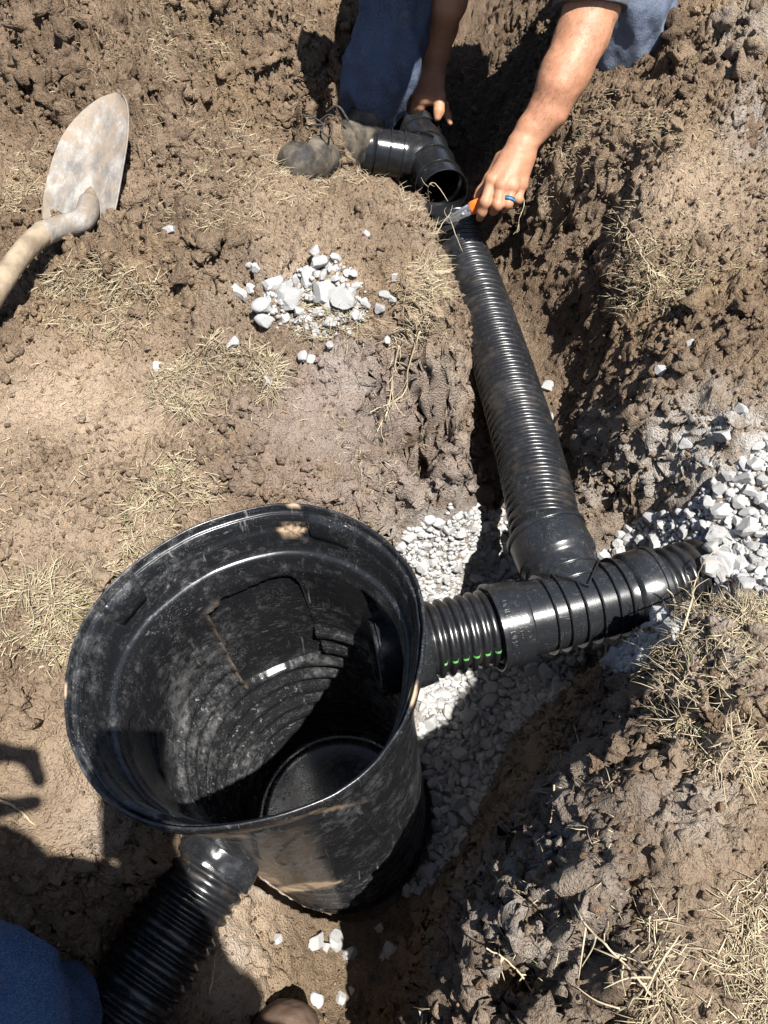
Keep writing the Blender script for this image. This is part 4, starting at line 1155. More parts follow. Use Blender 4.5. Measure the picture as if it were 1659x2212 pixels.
single = [(500, 745, 17, "white stone on the soil left of the straw patch, below the loose pile"), (578, 826, 19, "rough white stone half buried in the straw edge"),
          (625, 798, 16, "round white stone just right of the straw patch"), (655, 772, 15, "left stone of the touching pair below the loose pile"), (670, 780, 15, "right flatter stone of the touching pair below the loose pile"),
          (712, 748, 13, "small white stone above the pale lime lump"), (342, 794, 15, "flat white stone chip near the left dry grass"),
          (368, 500, 20, "tall white stone beside the dark clod below the shovel blade"), (845, 650, 17, "white stone at the trench side of the loose pile"), (832, 640, 13, "smaller stone leaning on the white stone at the trench side"),
          (820, 668, 14, "slim pale stone just under the trench side pair"), (852, 600, 11, "small pale chip between the pile and the long pipe"), (834, 735, 15, "white stone at the foot of the dry roots"),
          (790, 507, 10, "flat pale chip alone on brown soil above the pile"), (538, 576, 13, "pale stone tucked under the clod behind the pile"), (552, 580, 11, "second pale stone tucked under the clod behind the pile"),
          (1182, 838, 15, "upright white stone on the trench floor, farthest from the tee"), (1185, 905, 14, "white stone on the trench floor in the middle of the row beside the pipe"),
          (1190, 945, 14, "white wedge on the trench floor beside the long pipe"), (1206, 985, 13, "white stone on the trench floor nearest the tee"),
          (1489, 745, 12, "single white stone on the right bank soil"), (1427, 802, 14, "flat white chip at the top of the right trench wall"), (1560, 945, 24, "white stone on the limey slope above the heap"), (1480, 960, 17, "small white stone on the limey slope left of the edge"), (1600, 890, 20, "white stone on the limey slope at the right edge"), (1530, 1000, 18, "white stone at the foot of the limey slope"),
          (682, 2036, 24, "broad grey stone in the shaded trench floor, left of a pair"), (725, 2034, 26, "broad grey stone in the shaded trench floor, right of a pair"), (703, 2046, 13, "small grey stone wedged between the pair in the shaded floor"),
          (755, 2062, 18, "crescent grey stone half buried in the shaded floor"), (846, 2056, 23, "grey stone at the foot of the lower right bank"), (828, 2068, 13, "small grey stone leaning at the foot of the lower right bank"),
          (683, 2158, 20, "grey stone near the bottom edge of the picture"), (735, 2156, 16, "curved grey stone sliver near the bottom edge"), (760, 2140, 9, "tiny grey sliver near the bottom edge"), (600, 2028, 13, "grey stone sliver at the edge of the sunlit floor"),
          (820, 2005, 11, "small round grey stone on the dark floor below the basin"), (665, 2197, 20, "grey stone at the bottom edge beside the tan boot"), (915, 2185, 16, "pale stone low in the lower right bank"), (560, 1868, 15, "white stone beside the basin foot at the left pipe"), (580, 1888, 18, "larger white stone beside the basin foot at the left pipe"),
          (1328, 1432, 32, "large blue grey stone in shade below the tee")]
for px, py, r, lab in single:
    p = on_ground(px, py); R = r * depthZ(p) / FPX
    place_stone(p + [0, 0, R * .25], R, lab, "scattered pale stones on the soil")

# ------------------------------------------------------------------ soil crumbs and clods
def clod_mesh(sub, seed, amp=.5):
    V, F = ICO[sub]; V = V * [1, .85, .7]
    r_ = np.random.default_rng(int(seed * 10) + 5)
    for _ in range(7):
        n_ = r_.normal(size=3); n_ /= np.linalg.norm(n_); lim = r_.uniform(.42, .72)
        d_ = V @ n_; V = V - np.where(d_ > lim, (d_ - lim) * .85, 0)[:, None] * n_
    V = V * (1 + amp * .9 * fbm(V, 1.4, 2, seed) + amp * .6 * fbm(V, 4.0, 3, seed + 3))[:, None]
    return V, F
CL = [clod_mesh(2, k * 5.1) for k in range(10)]
CS = [clod_mesh(1, k * 7.1) for k in range(10)]
# broken lumps lying loose on the dug soil
n = 26000
x, y = RNG.uniform(-1.0, 1.0, n), RNG.uniform(0.0, 2.35, n)
ii = np.clip(((x - x0) / STEP).astype(int) + gx, 0, H.shape[0] - 1); jj = np.clip(((y - y0) / STEP).astype(int) + gy, 0, H.shape[1] - 1)
pp = proj(np.stack([x, y, Hs[ii, jj]], -1)); pat = fbm(np.stack([x, y, 0 * x], -1), 7, 3, 13.0)
keep = (pp[:, 0] > -60) & (pp[:, 0] < 1720) & (pp[:, 1] > -60) & (pp[:, 1] < 2300) & ~ins2[ii, jj] & (gmask[ii, jj] < .2) & (H[ii, jj] > -.36)
keep &= RNG.random(n) < np.clip((rough[ii, jj] - .42) * 1.3 + pat * .6 + steep[ii, jj] * .12, 0, .8)
keep &= ~in_poly(pp, [(600, 270), (790, 240), (800, 400), (600, 400)]) & ~in_poly(pp, [(490, 540), (860, 540), (860, 740), (490, 740)]) & ~in_poly(pp, [(1100, 560), (1180, 560), (1250, 1040), (1130, 1040)])
x, y, ii, jj = x[keep], y[keep], ii[keep], jj[keep]
r = np.minimum(.0050 * (1 + RNG.pareto(1.8, len(x))), .006 + (.030 * rough[ii, jj] ** 2) * (1 - .7 * steep[ii, jj]))
C2 = [clod_mesh(2, 200 + k * 3.7, .75) for k in range(14)]; C3 = []
for k in range(10):
    V, F = clod_mesh(3, 300 + k * 4.1, .75); C3.append((V * (1 + .10 * noise3(V, 6, k) + .07 * noise3(V, 14, k))[:, None], F))
mb = MB(); AA = []
for a, b, i_, j_, R in zip(x, y, ii, jj, r):
    V, F = (C3 if R > .016 else C2)[RNG.integers(0, 10)]
    mb.add((V * [R, R, R * .85]) @ rand_rot(RNG).T + [a, b, float(ground_z(a, b)) + R * .12], F)
    AA.append(np.tile([lime[i_, j_] * .8, np.clip(moist[i_, j_] * .6 + RNG.normal() * .25 + .04, 0, .85), clay[i_, j_], gcl[i_, j_]], (len(V), 1)))
V, F, _ = mb.arrays(); AA = np.concatenate(AA)
o = obj("soil_lumps", V, np.concatenate(F), M_SOIL, None, False, {"lime": AA[:, 0], "moist": AA[:, 1], "clay": AA[:, 2], "greyclay": AA[:, 3]}); tag(o, kind="stuff")
_b = bmesh.new(); bmesh.ops.create_icosphere(_b, subdivisions=1, radius=1.0)
IV = np.array([v.co[:] for v in _b.verts]); IF = np.array([[v.index for v in f.verts] for f in _b.faces]); _b.free()
n = 120000
x, y = RNG.uniform(-1.0, 1.0, n), RNG.uniform(0.0, 2.35, n)
ii = np.clip(((x - x0) / STEP).astype(int) + gx, 0, H.shape[0] - 1); jj = np.clip(((y - y0) / STEP).astype(int) + gy, 0, H.shape[1] - 1)
ro = rough[ii, jj]
pp = proj(np.stack([x, y, Hs[ii, jj]], -1)); vis = (pp[:, 0] > -60) & (pp[:, 0] < 1720) & (pp[:, 1] > -60) & (pp[:, 1] < 2300)
pat = fbm(np.stack([x, y, 0 * x], -1), 9, 3, 91.0)
keep = vis & ~ins2[ii, jj] & (gmask[ii, jj] < .3) & (RNG.random(n) < np.clip(ro * .75 + steep[ii, jj] * .25 - .12 + .5 * pat, 0.03, 1))
x, y, ro = x[keep], y[keep], ro[keep]; n = len(x)
r = np.minimum(.0017 * (1 + RNG.pareto(2.0, n)), .003 + .0055 * ro)
big_ = r > .0036
def crumb_batch(V0, F0, sel, seeds):
    m = int(sel.sum()); R = rand_rot(RNG, m)
    V = np.einsum('nij,vj->nvi', R, V0) * (1 + .38 * RNG.normal(size=(m, len(V0), 1)).clip(-1.2, 1.2) * seeds) * r[sel][:, None, None]
    V *= RNG.uniform(.6, 1.15, (m, 1, 3))
    V += np.stack([x[sel] + np.interp(0, [0], [0]), y[sel], ground_z(x[sel], y[sel]) + r[sel] * .3], -1)[:, None]
    F = F0[None] + (np.arange(m) * len(V0))[:, None, None]
    return V.reshape(-1, 3), F.reshape(-1, 3)
Va, Fa = crumb_batch(IV, IF, ~big_, .55)
parts = [(Va, Fa)]
for k in range(6):
    s_ = big_ & (np.arange(n) % 6 == k)
    parts.append(crumb_batch(CS[k][0], CS[k][1], s_, .16))
Vc, Fc, nb = [], [], 0
for V, F in parts: Vc.append(V); Fc.append(F + nb); nb += len(V)
o = obj("soil_crumbs", np.concatenate(Vc), np.concatenate(Fc), M_CLOD, None, False); tag(o, kind="stuff")
big = [(240, 560, 70, "big brown clod under the shovel handle"), (425, 515, 66, "big dark crumbly clod right of the tall white stone"), (395, 560, 36, "round dark clod below the tall white stone"),
       (70, 60, 62, "dark lumpy clod in the upper left corner"), (560, 130, 46, "brown clod left of the blue trousers, high in the picture"), (250, 40, 40, "brown clod near the top edge above the shovel"),
       (1570, 115, 48, "grey crumbly clod at the upper right"), (1615, 285, 46, "light grey clod low at the right edge, above the flat ground"), (1490, 20, 44, "dark clod beside the knee at the top edge"), (1640, 190, 40, "dark clod at the right edge below the grey one"),
       (1545, 1500, 40, "tan clod on the lower right bank, upper one"), (1560, 1580, 46, "tan clod on the lower right bank, larger lower one"), (1640, 1560, 34, "tan clod at the right edge of the lower bank"),
       (20, 740, 52, "grey brown clod at the left edge below the shovel handle"), (385, 690, 24, "small dark clod near the dry grass"), (700, 590, 17, "dark crumb of soil lying on the white stone pile"), (672, 570, 14, "dark crumb at the far tip of the stone pile"),
       (1620, 680, 46, "dark clod in the right bank near the edge"), (1290, 1660, 30, "crumbly clod catching sun on the lower right bank"), (610, 250, 40, "brown clod just left of the muddy boot"), (515, 330, 34, "brown clod between shovel and boot")]
for k, (px, py, r, lab) in enumerate(big):
    p = on_ground(px, py); R = r * depthZ(p) / FPX
    V, F = clod_mesh(4, 60 + k * 3.3, .55)
    V = V * (1 + .26 * fbm(V, 2.6, 2, k * 2.2) + .16 * fbm(V, 7, 4, k, .65))[:, None] * np.array([R, R * .95, R * .72])
    V = V + 0.0022 * noise3(V, 150, k)[:, None] * V / (np.linalg.norm(V, axis=1)[:, None] + 1e-6)
    o = bpy.data.objects.new("soil_clod", make_mesh("soil_clod", V, F, M_CLOD, True)); o.location = p + [0, R * .3, -R * .12]
    o.rotation_euler = (RNG.normal() * .3, RNG.normal() * .3, RNG.uniform(0, 6))
    COL.objects.link(o); tag(o, lab, "clod", "larger clods of soil")

# ------------------------------------------------------------------ dry grass
def blade(p, d, L, w, droop, r, seg=4):
    d = np.asarray(d, float); d /= np.linalg.norm(d)
    s = np.cross(d, [0, 0, 1]); s = s / (np.linalg.norm(s) + 1e-6)
    t = np.linspace(0, 1, seg)
    bend = RNG.normal() * .35
    P = np.asarray(p) + d * (t * L)[:, None] + s * (bend * L * t * t)[:, None] + np.array([0, 0, -1.0]) * (droop * L * t * t)[:, None]
    n = np.cross(s, d)
    ww = w * np.array([1, .9, .7, .12])[:seg, None] if seg == 4 else w * np.linspace(1, .2, seg)[:, None]
    V = np.stack([P - s * ww, P + s * ww, P + n * ww * .9], 1).reshape(-1, 3)
    return V, grid_faces(seg, 3, True)
def grass(poly, n, L, w=.0010, lift=.35, mb=None, dirv=None, spread=1.0, droop=.35, edge=False):
    W = poly_world(poly); lo_, hi_ = W.min(0), W.max(0); k = 0; t = 0
    while k < n and t < n * 12:
        t += 1
        x, y = RNG.uniform(lo_[0], hi_[0]), RNG.uniform(lo_[1], hi_[1])
        if not in_poly(np.array([x, y]), W): continue
        if noise3(np.array([[x, y, .3]]), 14, 6.0)[0] < RNG.normal() * .25 - .08: continue
        k += 1
        z = float(ground_z(x, y))
        a = RNG.uniform(0, 2 * math.pi) if dirv is None else dirv + RNG.normal() * spread
        up = abs(RNG.normal()) * lift
        Lb = L * RNG.uniform(.35, 1.35)
        V, F = blade((x, y, z - .001), (math.cos(a), math.sin(a), up), Lb, w * RNG.uniform(.55, 1.15), droop * RNG.uniform(.2, 1.2), 0)
        mb.add(V, F, RNG.random())
GR = [
    ([(80, 600), (300, 570), (345, 640), (300, 750), (180, 740), (90, 680)], 900, .05, .5),
    ([(330, 820), (430, 740), (520, 760), (600, 760), (600, 860), (520, 860), (400, 900), (340, 880)], 1100, .05, .55),
    ([(300, 1000), (420, 960), (470, 1060), (420, 1110), (330, 1110), (250, 1170)], 550, .04, .45),
    ([(0, 1270), (130, 1230), (200, 1290), (150, 1380), (140, 1440), (60, 1450), (0, 1450)], 900, .05, .45),
    ([(180, 1240), (300, 1150), (400, 1110), (330, 1180), (230, 1260)], 350, .035, .45),
    ([(700, 380), (760, 350), (820, 370), (860, 380), (930, 430), (940, 480), (960, 560), (920, 620), (860, 560), (880, 470), (820, 410), (720, 410)], 850, .045, .8),
    ([(880, 560), (950, 560), (960, 640), (920, 760), (860, 740), (850, 660)], 420, .05, .5),
    ([(360, 430), (640, 350), (740, 390), (620, 450), (460, 500), (300, 540), (270, 480)], 900, .045, .4),
    ([(0, 360), (90, 300), (120, 400), (60, 470), (0, 440)], 380, .04, .4),
    ([(320, 60), (500, 0), (540, 80), (430, 130), (330, 200)], 380, .05, .4),
    ([(280, 130), (520, 60), (640, 260), (480, 380), (330, 360)], 650, .045, .3),
    ([(0, 0), (700, 0), (700, 380), (0, 600)], 1100, .04, .25),
    ([(620, 640), (820, 700), (880, 750), (860, 800), (740, 740), (620, 720)], 420, .05, .5),
    ([(1310, 480), (1400, 470), (1430, 560), (1380, 640), (1350, 700), (1320, 640)], 320, .045, .6),
    ([(1350, 600), (1480, 560), (1560, 620), (1450, 680), (1370, 680)], 330, .045, .4),
    ([(1220, 190), (1380, 230), (1500, 320), (1380, 330), (1230, 290)], 300, .04, .35),
    ([(1150, 320), (1350, 300), (1360, 420), (1180, 460)], 260, .03, .35),
    ([(1400, 250), (1659, 350), (1659, 620), (1400, 640)], 450, .035, .2),
    ([(1440, 1290), (1500, 1280), (1659, 1290), (1659, 1420), (1560, 1480), (1430, 1440)], 1000, .045, .6),
    ([(1400, 1400), (1560, 1440), (1659, 1650), (1560, 1700), (1420, 1600)], 500, .045, .45),
    ([(1400, 1980), (1659, 1900), (1659, 2212), (1380, 2212)], 650, .045, .45),
    ([(900, 1700), (1300, 1600), (1300, 2100), (900, 2200)], 240, .025, .4),
    ([(960, 60), (1180, 60), (1150, 400), (1060, 420)], 420, .04, .35),
    ([(0, 760), (600, 900), (700, 1050), (200, 1200), (0, 1240)], 500, .03, .25),
    ([(600, 880), (980, 780), (1000, 960), (860, 1080), (640, 1060)], 260, .022, .25),
]
mb = MB()
for poly, n, L, lift in GR: grass(poly, int(n * 1.7), L * .55, .0007, lift, mb)
o = mb.build("dry_grass", M_STRAW, None, True, "rnd"); tag(o, kind="stuff")

# ------------------------------------------------------------------ single roots, stalks and weeds
def stalk(name, pts, r0, r1, label, cat, twigs=0, mat=M_ROOT, tw=(.02, .05)):
    mb = MB()
    P = spline(pts, 36)
    P = P + 0.0012 * np.stack([noise3(P, 90, k * 9.0) for k in range(3)], -1)
    V, F = tube_arrays(P, np.linspace(r0, r1, 36), 7); mb.add(V, F, .6)
    for _ in range(twigs):
        k = RNG.integers(6, 33); d = (P[min(k + 2, 35)] - P[k - 2]); d /= np.linalg.norm(d)
        d = d + RNG.normal(size=3) * .8; d /= np.linalg.norm(d); L = RNG.uniform(*tw)
        Q = spline([P[k], P[k] + d * L * .5, P[k] + d * L + RNG.normal(size=3) * L * .18], 10)
        V, F = tube_arrays(Q, np.linspace(r1 * .8, r1 * .35, 10), 5); mb.add(V, F, .6)
    return tag(mb.build(name, mat, None, True, "rnd"), label, cat)
def up_pts(pts, lifts):
    return [on_ground(x, y) + [0, 0, l] for (x, y), l in zip(pts, lifts)]
stalk("root", [atZ(1126, 420, 1.57), atZ(1132, 434, 1.58), atZ(1129, 455, 1.585), atZ(1121, 472, 1.59), atZ(1119, 494, 1.60), atZ(1108, 507, 1.605)], .0009, .0005, "thin pale root hanging beside the ringed hand", "root", 5, tw=(.008, .02))
stalk("weed_stalk", up_pts([(1043, 2058), (1096, 2090), (1139, 2140), (1180, 2200)], (.035, .03, .02, .0)), .0007, .0011, "straight straw stalk leaning over the lower right bank, leftmost one", "weed", 6, M_STRAW, (.01, .03))
stalk("weed_stalk", up_pts([(1217, 1975), (1234, 2011), (1309, 2080), (1362, 2128), (1415, 2165)], (.05, .05, .04, .03, .0)), .0006, .0011, "long forked weed stalk crossing the lower right bank", "weed", 7, M_STRAW, (.015, .045))
stalk("weed_stalk", up_pts([(1431, 2037), (1395, 2090), (1378, 2140), (1330, 2190)], (.045, .04, .02, .0)), .0006, .0011, "curved weed stalk near the bottom right corner", "weed", 5, M_STRAW, (.015, .04))
stalk("root", up_pts([(1234, 1580), (1243, 1605), (1248, 1628)], (.02, .015, 0)), .0012, .0008, "pale root stub sticking out of the shaded bank, upper one", "root", 3, tw=(.008, .014))
stalk("root", up_pts([(1206, 1630), (1209, 1655), (1211, 1672)], (.015, .012, 0)), .0011, .0008, "short pale root stub in the shaded bank, just left of the upper one", "root", 1, tw=(.006, .01))
stalk("root", up_pts([(1185, 1715), (1187, 1745), (1189, 1780)], (.03, .025, 0)), .0012, .0008, "pale vertical root catching sun on the bank edge", "root", 4, tw=(.008, .018))
stalk("root", up_pts([(1112, 1815), (1106, 1845), (1094, 1864)], (.02, .018, 0)), .0010, .0006, "thin pale root curling on the bank above the dark slope", "root", 2, tw=(.008, .014))
stalk("root", up_pts([(1027, 1688), (1040, 1692), (1056, 1697)], (.006, .008, 0.004)), .0007, .0005, "tiny white root lying at the edge of the shaded gravel", "root", 0)
stalk("weed_stalk", [on_ground(1470, 1375), on_ground(1475, 1330) + [0, 0, .03], atZ(1500, 1265, 1.02), atZ(1520, 1215, 1.0), atZ(1558, 1180, .99)], .0013, .0007, "thin straw stalk bending over the pipe end and white stones", "weed", 6, M_STRAW, (.01, .03))
stalk("weed_stalk", [on_ground(1465, 1360), atZ(1462, 1315, 1.0), atZ(1452, 1285, .99), atZ(1440, 1272, .985)], .0013, .0008, "short straw weed standing at the bank corner by the pipe", "weed", 9, M_STRAW, (.012, .035))
stalk("weed_stalk", up_pts([(860, 810), (850, 850), (838, 920), (815, 960)], (.06, .05, .04, .03)), .0012, .0007, "dry branching root over the grey clay slope", "weed", 16, M_STRAW, (.02, .05))
stalk("weed_stalk", up_pts([(905, 770), (880, 850), (870, 900), (800, 920)], (.05, .055, .05, .03)), .0012, .0007, "second dry root trailing over the grey clay, nearer the trench", "weed", 14, M_STRAW, (.02, .045))
stalk("weed_stalk", up_pts([(1310, 490), (1355, 540), (1400, 560)], (.04, .03, .0)), .0006, .0009, "tuft of bent straw on the right trench edge, upper one", "weed", 22, M_STRAW, (.015, .04))
stalk("weed_stalk", up_pts([(1365, 600), (1400, 620), (1440, 600)], (.05, .03, .0)), .0006, .0009, "tuft of bent straw on the right trench edge, lower one", "weed", 22, M_STRAW, (.015, .045))
stalk("weed_stalk", [on_ground(935, 470), atZ(925, 410, 1.50), atZ(940, 395, 1.49), atZ(968, 435, 1.50)], .0010, .0006, "dry seed head leaning across the open wye mouth", "weed", 8, M_STRAW, (.01, .03))
stalk("weed_stalk", [on_ground(940, 510), atZ(968, 470, 1.52), atZ(985, 510, 1.54), atZ(1000, 545, 1.56)], .0010, .0006, "loose straw lying over the far end of the long pipe", "weed", 7, M_STRAW, (.015, .05))
stalk("weed_stalk", up_pts([(0, 1735), (40, 1750), (85, 1790)], (.015, .012, .004)), .0016, .0009, "thin woody root at the left edge by the shadow", "root", 4, M_ROOT, (.01, .02))
stalk("weed_stalk", [on_ground(455, 2150) + [0, 0, .01], on_ground(470, 2110) + [0, 0, .03], on_ground(480, 2070) + [0, 0, .05]], .0011, .0006, "small dark twig right of the lower left pipe", "weed", 5, M_ROOT, (.015, .03))

# ------------------------------------------------------------------ shovel
bl_out_L = [(258, 197), (216, 211), (173, 244), (136, 290), (112, 347), (94, 422), (91, 483)]
bl_out_R = [(258, 197), (271, 215), (277, 245), (275, 300), (263, 375), (249, 450), (238, 487)]
shv = tag(empty("shovel", on_ground(200, 480)), "muddy round point shovel lying on the soil at the left", "shovel")
nv, nu = 40, 26
A_ = np.array(bl_out_L, float); B_ = np.array(bl_out_R, float)
def rs(P, n):
    L = np.concatenate([[0], np.cumsum(np.linalg.norm(np.diff(P, axis=0), axis=1))]); t = np.linspace(0, L[-1], n) ** 1.0
    return np.stack([np.interp(t, L, P[:, k]) for k in (0, 1)], -1)
def smooth2(P, n=120):
    Q = spline(np.concatenate([P, np.zeros((len(P), 1))], 1), n); return Q[:, :2]
LA, RA = smooth2(A_, nv), smooth2(B_, nv)
Z0, Z1 = 1.29, 1.185
def blade_Z(py): return Z1 + (Z0 - Z1) * (487 - py) / 290.0
V = np.zeros((nv, nu, 3))
for i in range(nv):
    for j in range(nu):
        u = j / (nu - 1); p = LA[i] * (1 - u) + RA[i] * u
        wid = math.hypot(*(RA[i] - LA[i])) / 150.0
        dish = 0.020 * wid * (1 - (2 * u - 1) ** 2) - 0.004 * math.exp(-((u - .5) / .1) ** 2) * sstep(.45, 1, i / (nv - 1)) * 3
        V[i, j] = atZ(p[0], p[1], blade_Z(p[1]) + dish - .012 * (u - .5))
V = V[1:]
mbs = MB()
top = V; nrm = np.cross(np.gradient(V, axis=0), np.gradient(V, axis=1)); nrm /= np.linalg.norm(nrm, axis=-1)[..., None]
nrm *= np.sign((nrm * (np.array([0, 0, HC]) - V)).sum(-1))[..., None]
bot = V - nrm * .0016
mbs.add(top.reshape(-1, 3), grid_faces(nv - 1, nu)); mbs.add(bot.reshape(-1, 3), grid_faces(nv - 1, nu, flip=True))
rim_idx = [(0, j) for j in range(nu)] + [(i, nu - 1) for i in range(1, nv - 1)] + [(nv - 2, j) for j in range(nu - 2, -1, -1)] + [(i, 0) for i in range(nv - 3, 0, -1)]
R1_ = np.array([top[a] + nrm[a] * .0004 for a in rim_idx]); R2_ = np.array([bot[a] for a in rim_idx])
mbs.add(np.concatenate([R1_, R2_]), grid_faces(2, len(rim_idx), True))
k = NT("shovel_steel")
mud_ = k.mapr(k.math('ADD', k.noise(19, 6, .7), k.math('MULTIPLY', k.noise(120, 5, .75), .6)), .66, .95)
c = k.mix(k.mapr(k.noise(40, 5, .7, k.stretch((1, .35, 1))), .35, .7), (.14, .13, .12), (.36, .34, .31))
c = k.mix(k.math('MULTIPLY', mud_, .85), c, (.24, .18, .125))
k.set("Base Color", c); k.set("Roughness", .75); k.set("Metallic", 0.15)
k.set("Normal", k.bump(k.math('ADD', k.noise(120, 5, .7), k.noise(40, 4, .6)), .5, .002))
M_SHV = k.m
mbs.build("blade", M_SHV, shv)
P = [atZ(196, 405, 1.222), atZ(192, 440, 1.196), atZ(186, 466, 1.172), atZ(168, 482, 1.155), atZ(138, 489, 1.14), atZ(88, 508, 1.105), atZ(44, 552, 1.075), atZ(4, 610, 1.055), atZ(-60, 720, 1.02), atZ(-150, 900, .97), atZ(-260, 1150, .90)]
PS = spline(P, 120); t = np.linspace(0, 1, 120)
rr = np.interp(t, [0, .03, .08, .16, .24, .3, .36, 1], [.002, .009, .0150, .0165, .0158, .0152, .0148, .0142])
V, F = tube_arrays(PS, rr, 28); V = V + (0.0008 * fbm(V, 40, 3, 2.0))[:, None] * np.array([1, 1, 1])
M_HAND = mat_simple("muddy_wood", (.165, .125, .085), (.30, .24, .165), .85, 30, .5, 140)
obj("handle", V, F, M_HAND, shv)
RP = np.array([top[i, nu - 1] for i in range(0, nv - 1)]) + 0
V, F = tube_arrays(RP, .0017, 6); obj("rolled_edge", V, F, M_SHV, shv)
V, F = tube_arrays(PS[7:33], np.interp(np.linspace(0, 1, 26), [0, .15, .5, .9, .93, 1], [.0150, .0168, .0172, .0166, .0170, .0170]), 28); obj("socket", V, F, M_SHV, shv)
V, F = tube_arrays([PS[30] + [-.004, -.004, .0132], PS[30] + [.004, .004, .0152]], .0035, 10); obj("rivet", V, F, M_SHV, shv)
# folded steps of the blade
for a, b in (((97, 481), (150, 478)), ((208, 480), (238, 487))):
    Q = spline([atZ(*a, 1.185), atZ(*b, 1.183)], 10); V, F = tube_arrays(Q, .0035, 8); obj("foot_step", V, F, M_SHV, shv)

# ------------------------------------------------------------------ people: smooth bodies grown from joints
class Field:
    def __init__(s, lo, hi, h):
        s.lo = np.array(lo, float); s.h = h
        s.n = (np.ceil((np.array(hi) - s.lo) / h)).astype(int) + 1
        s.f = np.full(tuple(s.n), 0.06, np.float32)
    def _win(s, lo, hi):
        a = np.clip(np.floor((lo - s.lo) / s.h).astype(int), 0, s.n - 1); b = np.clip(np.ceil((hi - s.lo) / s.h).astype(int) + 1, 1, s.n)
        if (b <= a).any(): return None
        g = [s.lo[i] + s.h * np.arange(a[i], b[i], dtype=np.float32) for i in range(3)]
        return tuple(slice(a[i], b[i]) for i in range(3)), np.meshgrid(*g, indexing='ij')
    def cap(s, a, b, ra, rb=None, k=0.008, cut=None, flat=None):
        """round cone a-b; cut=(point, normal) keeps the side against the normal; flat=(axis, factor) flattens the section"""
        a, b = np.asarray(a, float), np.asarray(b, float); rb = ra if rb is None else rb
        m = max(ra, rb) + k + 3 * s.h
        if flat: m *= max(1, flat[1])
        w = s._win(np.minimum(a, b) - m, np.maximum(a, b) + m)
        if w is None: return
        sl, (X, Y, Z) = w
        ab = b - a; L2 = max(float(ab @ ab), 1e-9)
        t = np.clip(((X - a[0]) * ab[0] + (Y - a[1]) * ab[1] + (Z - a[2]) * ab[2]) / L2, 0, 1)
        dx, dy, dz = X - a[0] - t * ab[0], Y - a[1] - t * ab[1], Z - a[2] - t * ab[2]
        d2 = dx * dx + dy * dy + dz * dz
        if flat is not None:
            ax = np.asarray(flat[0], float); ax /= np.linalg.norm(ax)
            q = dx * ax[0] + dy * ax[1] + dz * ax[2]
            d2 = d2 + q * q * (1 / flat[1] ** 2 - 1)
        d = np.sqrt(np.maximum(d2, 0)) - (ra + (rb - ra) * t)
        if cut is not None:
            p, n = np.asarray(cut[0]), np.asarray(cut[1], float); n = n / np.linalg.norm(n)
            d = np.maximum(d, (X - p[0]) * n[0] + (Y - p[1]) * n[1] + (Z - p[2]) * n[2])
        f = s.f[sl]
        if k > 0:
            hh = np.maximum(k - np.abs(f - d), 0) / k
            s.f[sl] = np.minimum(f, d) - hh * hh * k * 0.25
        else: s.f[sl] = np.minimum(f, d)
    def chain(s, pts, rad, k=0.008, **kw):
        for i in range(len(pts) - 1): s.cap(pts[i], pts[i + 1], rad[i], rad[i + 1], k, **kw)
    def mesh(s, smooth=2):
        f = s.f; ins = f < 0
        n0, n1, n2 = (x - 1 for x in f.shape)
        cnt = np.zeros((n0, n1, n2), np.int8)
        for i in (0, 1):
            for j in (0, 1):
                for k in (0, 1): cnt += ins[i:i + n0, j:j + n1, k:k + n2]
        act = (cnt > 0) & (cnt < 8)
        I = np.argwhere(act); idx = np.full(act.shape, -1, np.int32); idx[act] = np.arange(len(I))
        acc = np.zeros((len(I), 3)); w = np.zeros(len(I))
        corners = [(i, j, k) for i in (0, 1) for j in (0, 1) for k in (0, 1)]
        for a in corners:
            for ax in range(3):
                if a[ax]: continue
                b = list(a); b[ax] = 1
                fa = f[I[:, 0] + a[0], I[:, 1] + a[1], I[:, 2] + a[2]]; fb = f[I[:, 0] + b[0], I[:, 1] + b[1], I[:, 2] + b[2]]
                c = (fa < 0) != (fb < 0)
                t = np.where(c, fa / np.where(c, fa - fb, 1), 0)
                p = np.array(a, float)[None] + t[:, None] * (np.array(b, float) - a)[None]
                acc += p * c[:, None]; w += c
        V = (I + acc / w[:, None]) * s.h + s.lo
        Fs = []
        for ax in range(3):
            o1, o2 = [(1, 2), (2, 0), (0, 1)][ax]
            A = ins.copy(); sl0 = [slice(None)] * 3; sl1 = [slice(None)] * 3
            sl0[ax] = slice(0, -1); sl1[ax] = slice(1, None)
            ch = ins[tuple(sl0)] != ins[tuple(sl1)]
            E = np.argwhere(ch)
            ok = (E[:, o1] >= 1) & (E[:, o2] >= 1) & (E[:, o1] < f.shape[o1] - 1) & (E[:, o2] < f.shape[o2] - 1)
            E = E[ok]
            def cell(d1, d2):
                q = E.copy(); q[:, o1] -= d1; q[:, o2] -= d2
                return idx[q[:, 0], q[:, 1], q[:, 2]]
            q = np.stack([cell(1, 1), cell(0, 1), cell(0, 0), cell(1, 0)], -1)
            fl = ~ins[E[:, 0], E[:, 1], E[:, 2]]
            q[fl] = q[fl][:, ::-1]
            Fs.append(q[(q >= 0).all(1)])
        F = np.concatenate(Fs)
        for _ in range(smooth):
            a = np.zeros_like(V); c = np.zeros(len(V))
            for i in range(4):
                j = (i + 1) % 4
                np.add.at(a, F[:, i], V[F[:, j]]); np.add.at(c, F[:, i], 1)
                np.add.at(a, F[:, j], V[F[:, i]]); np.add.at(c, F[:, j], 1)
            V = V + 0.5 * (a / np.maximum(c, 1)[:, None] - V)
        return V, F
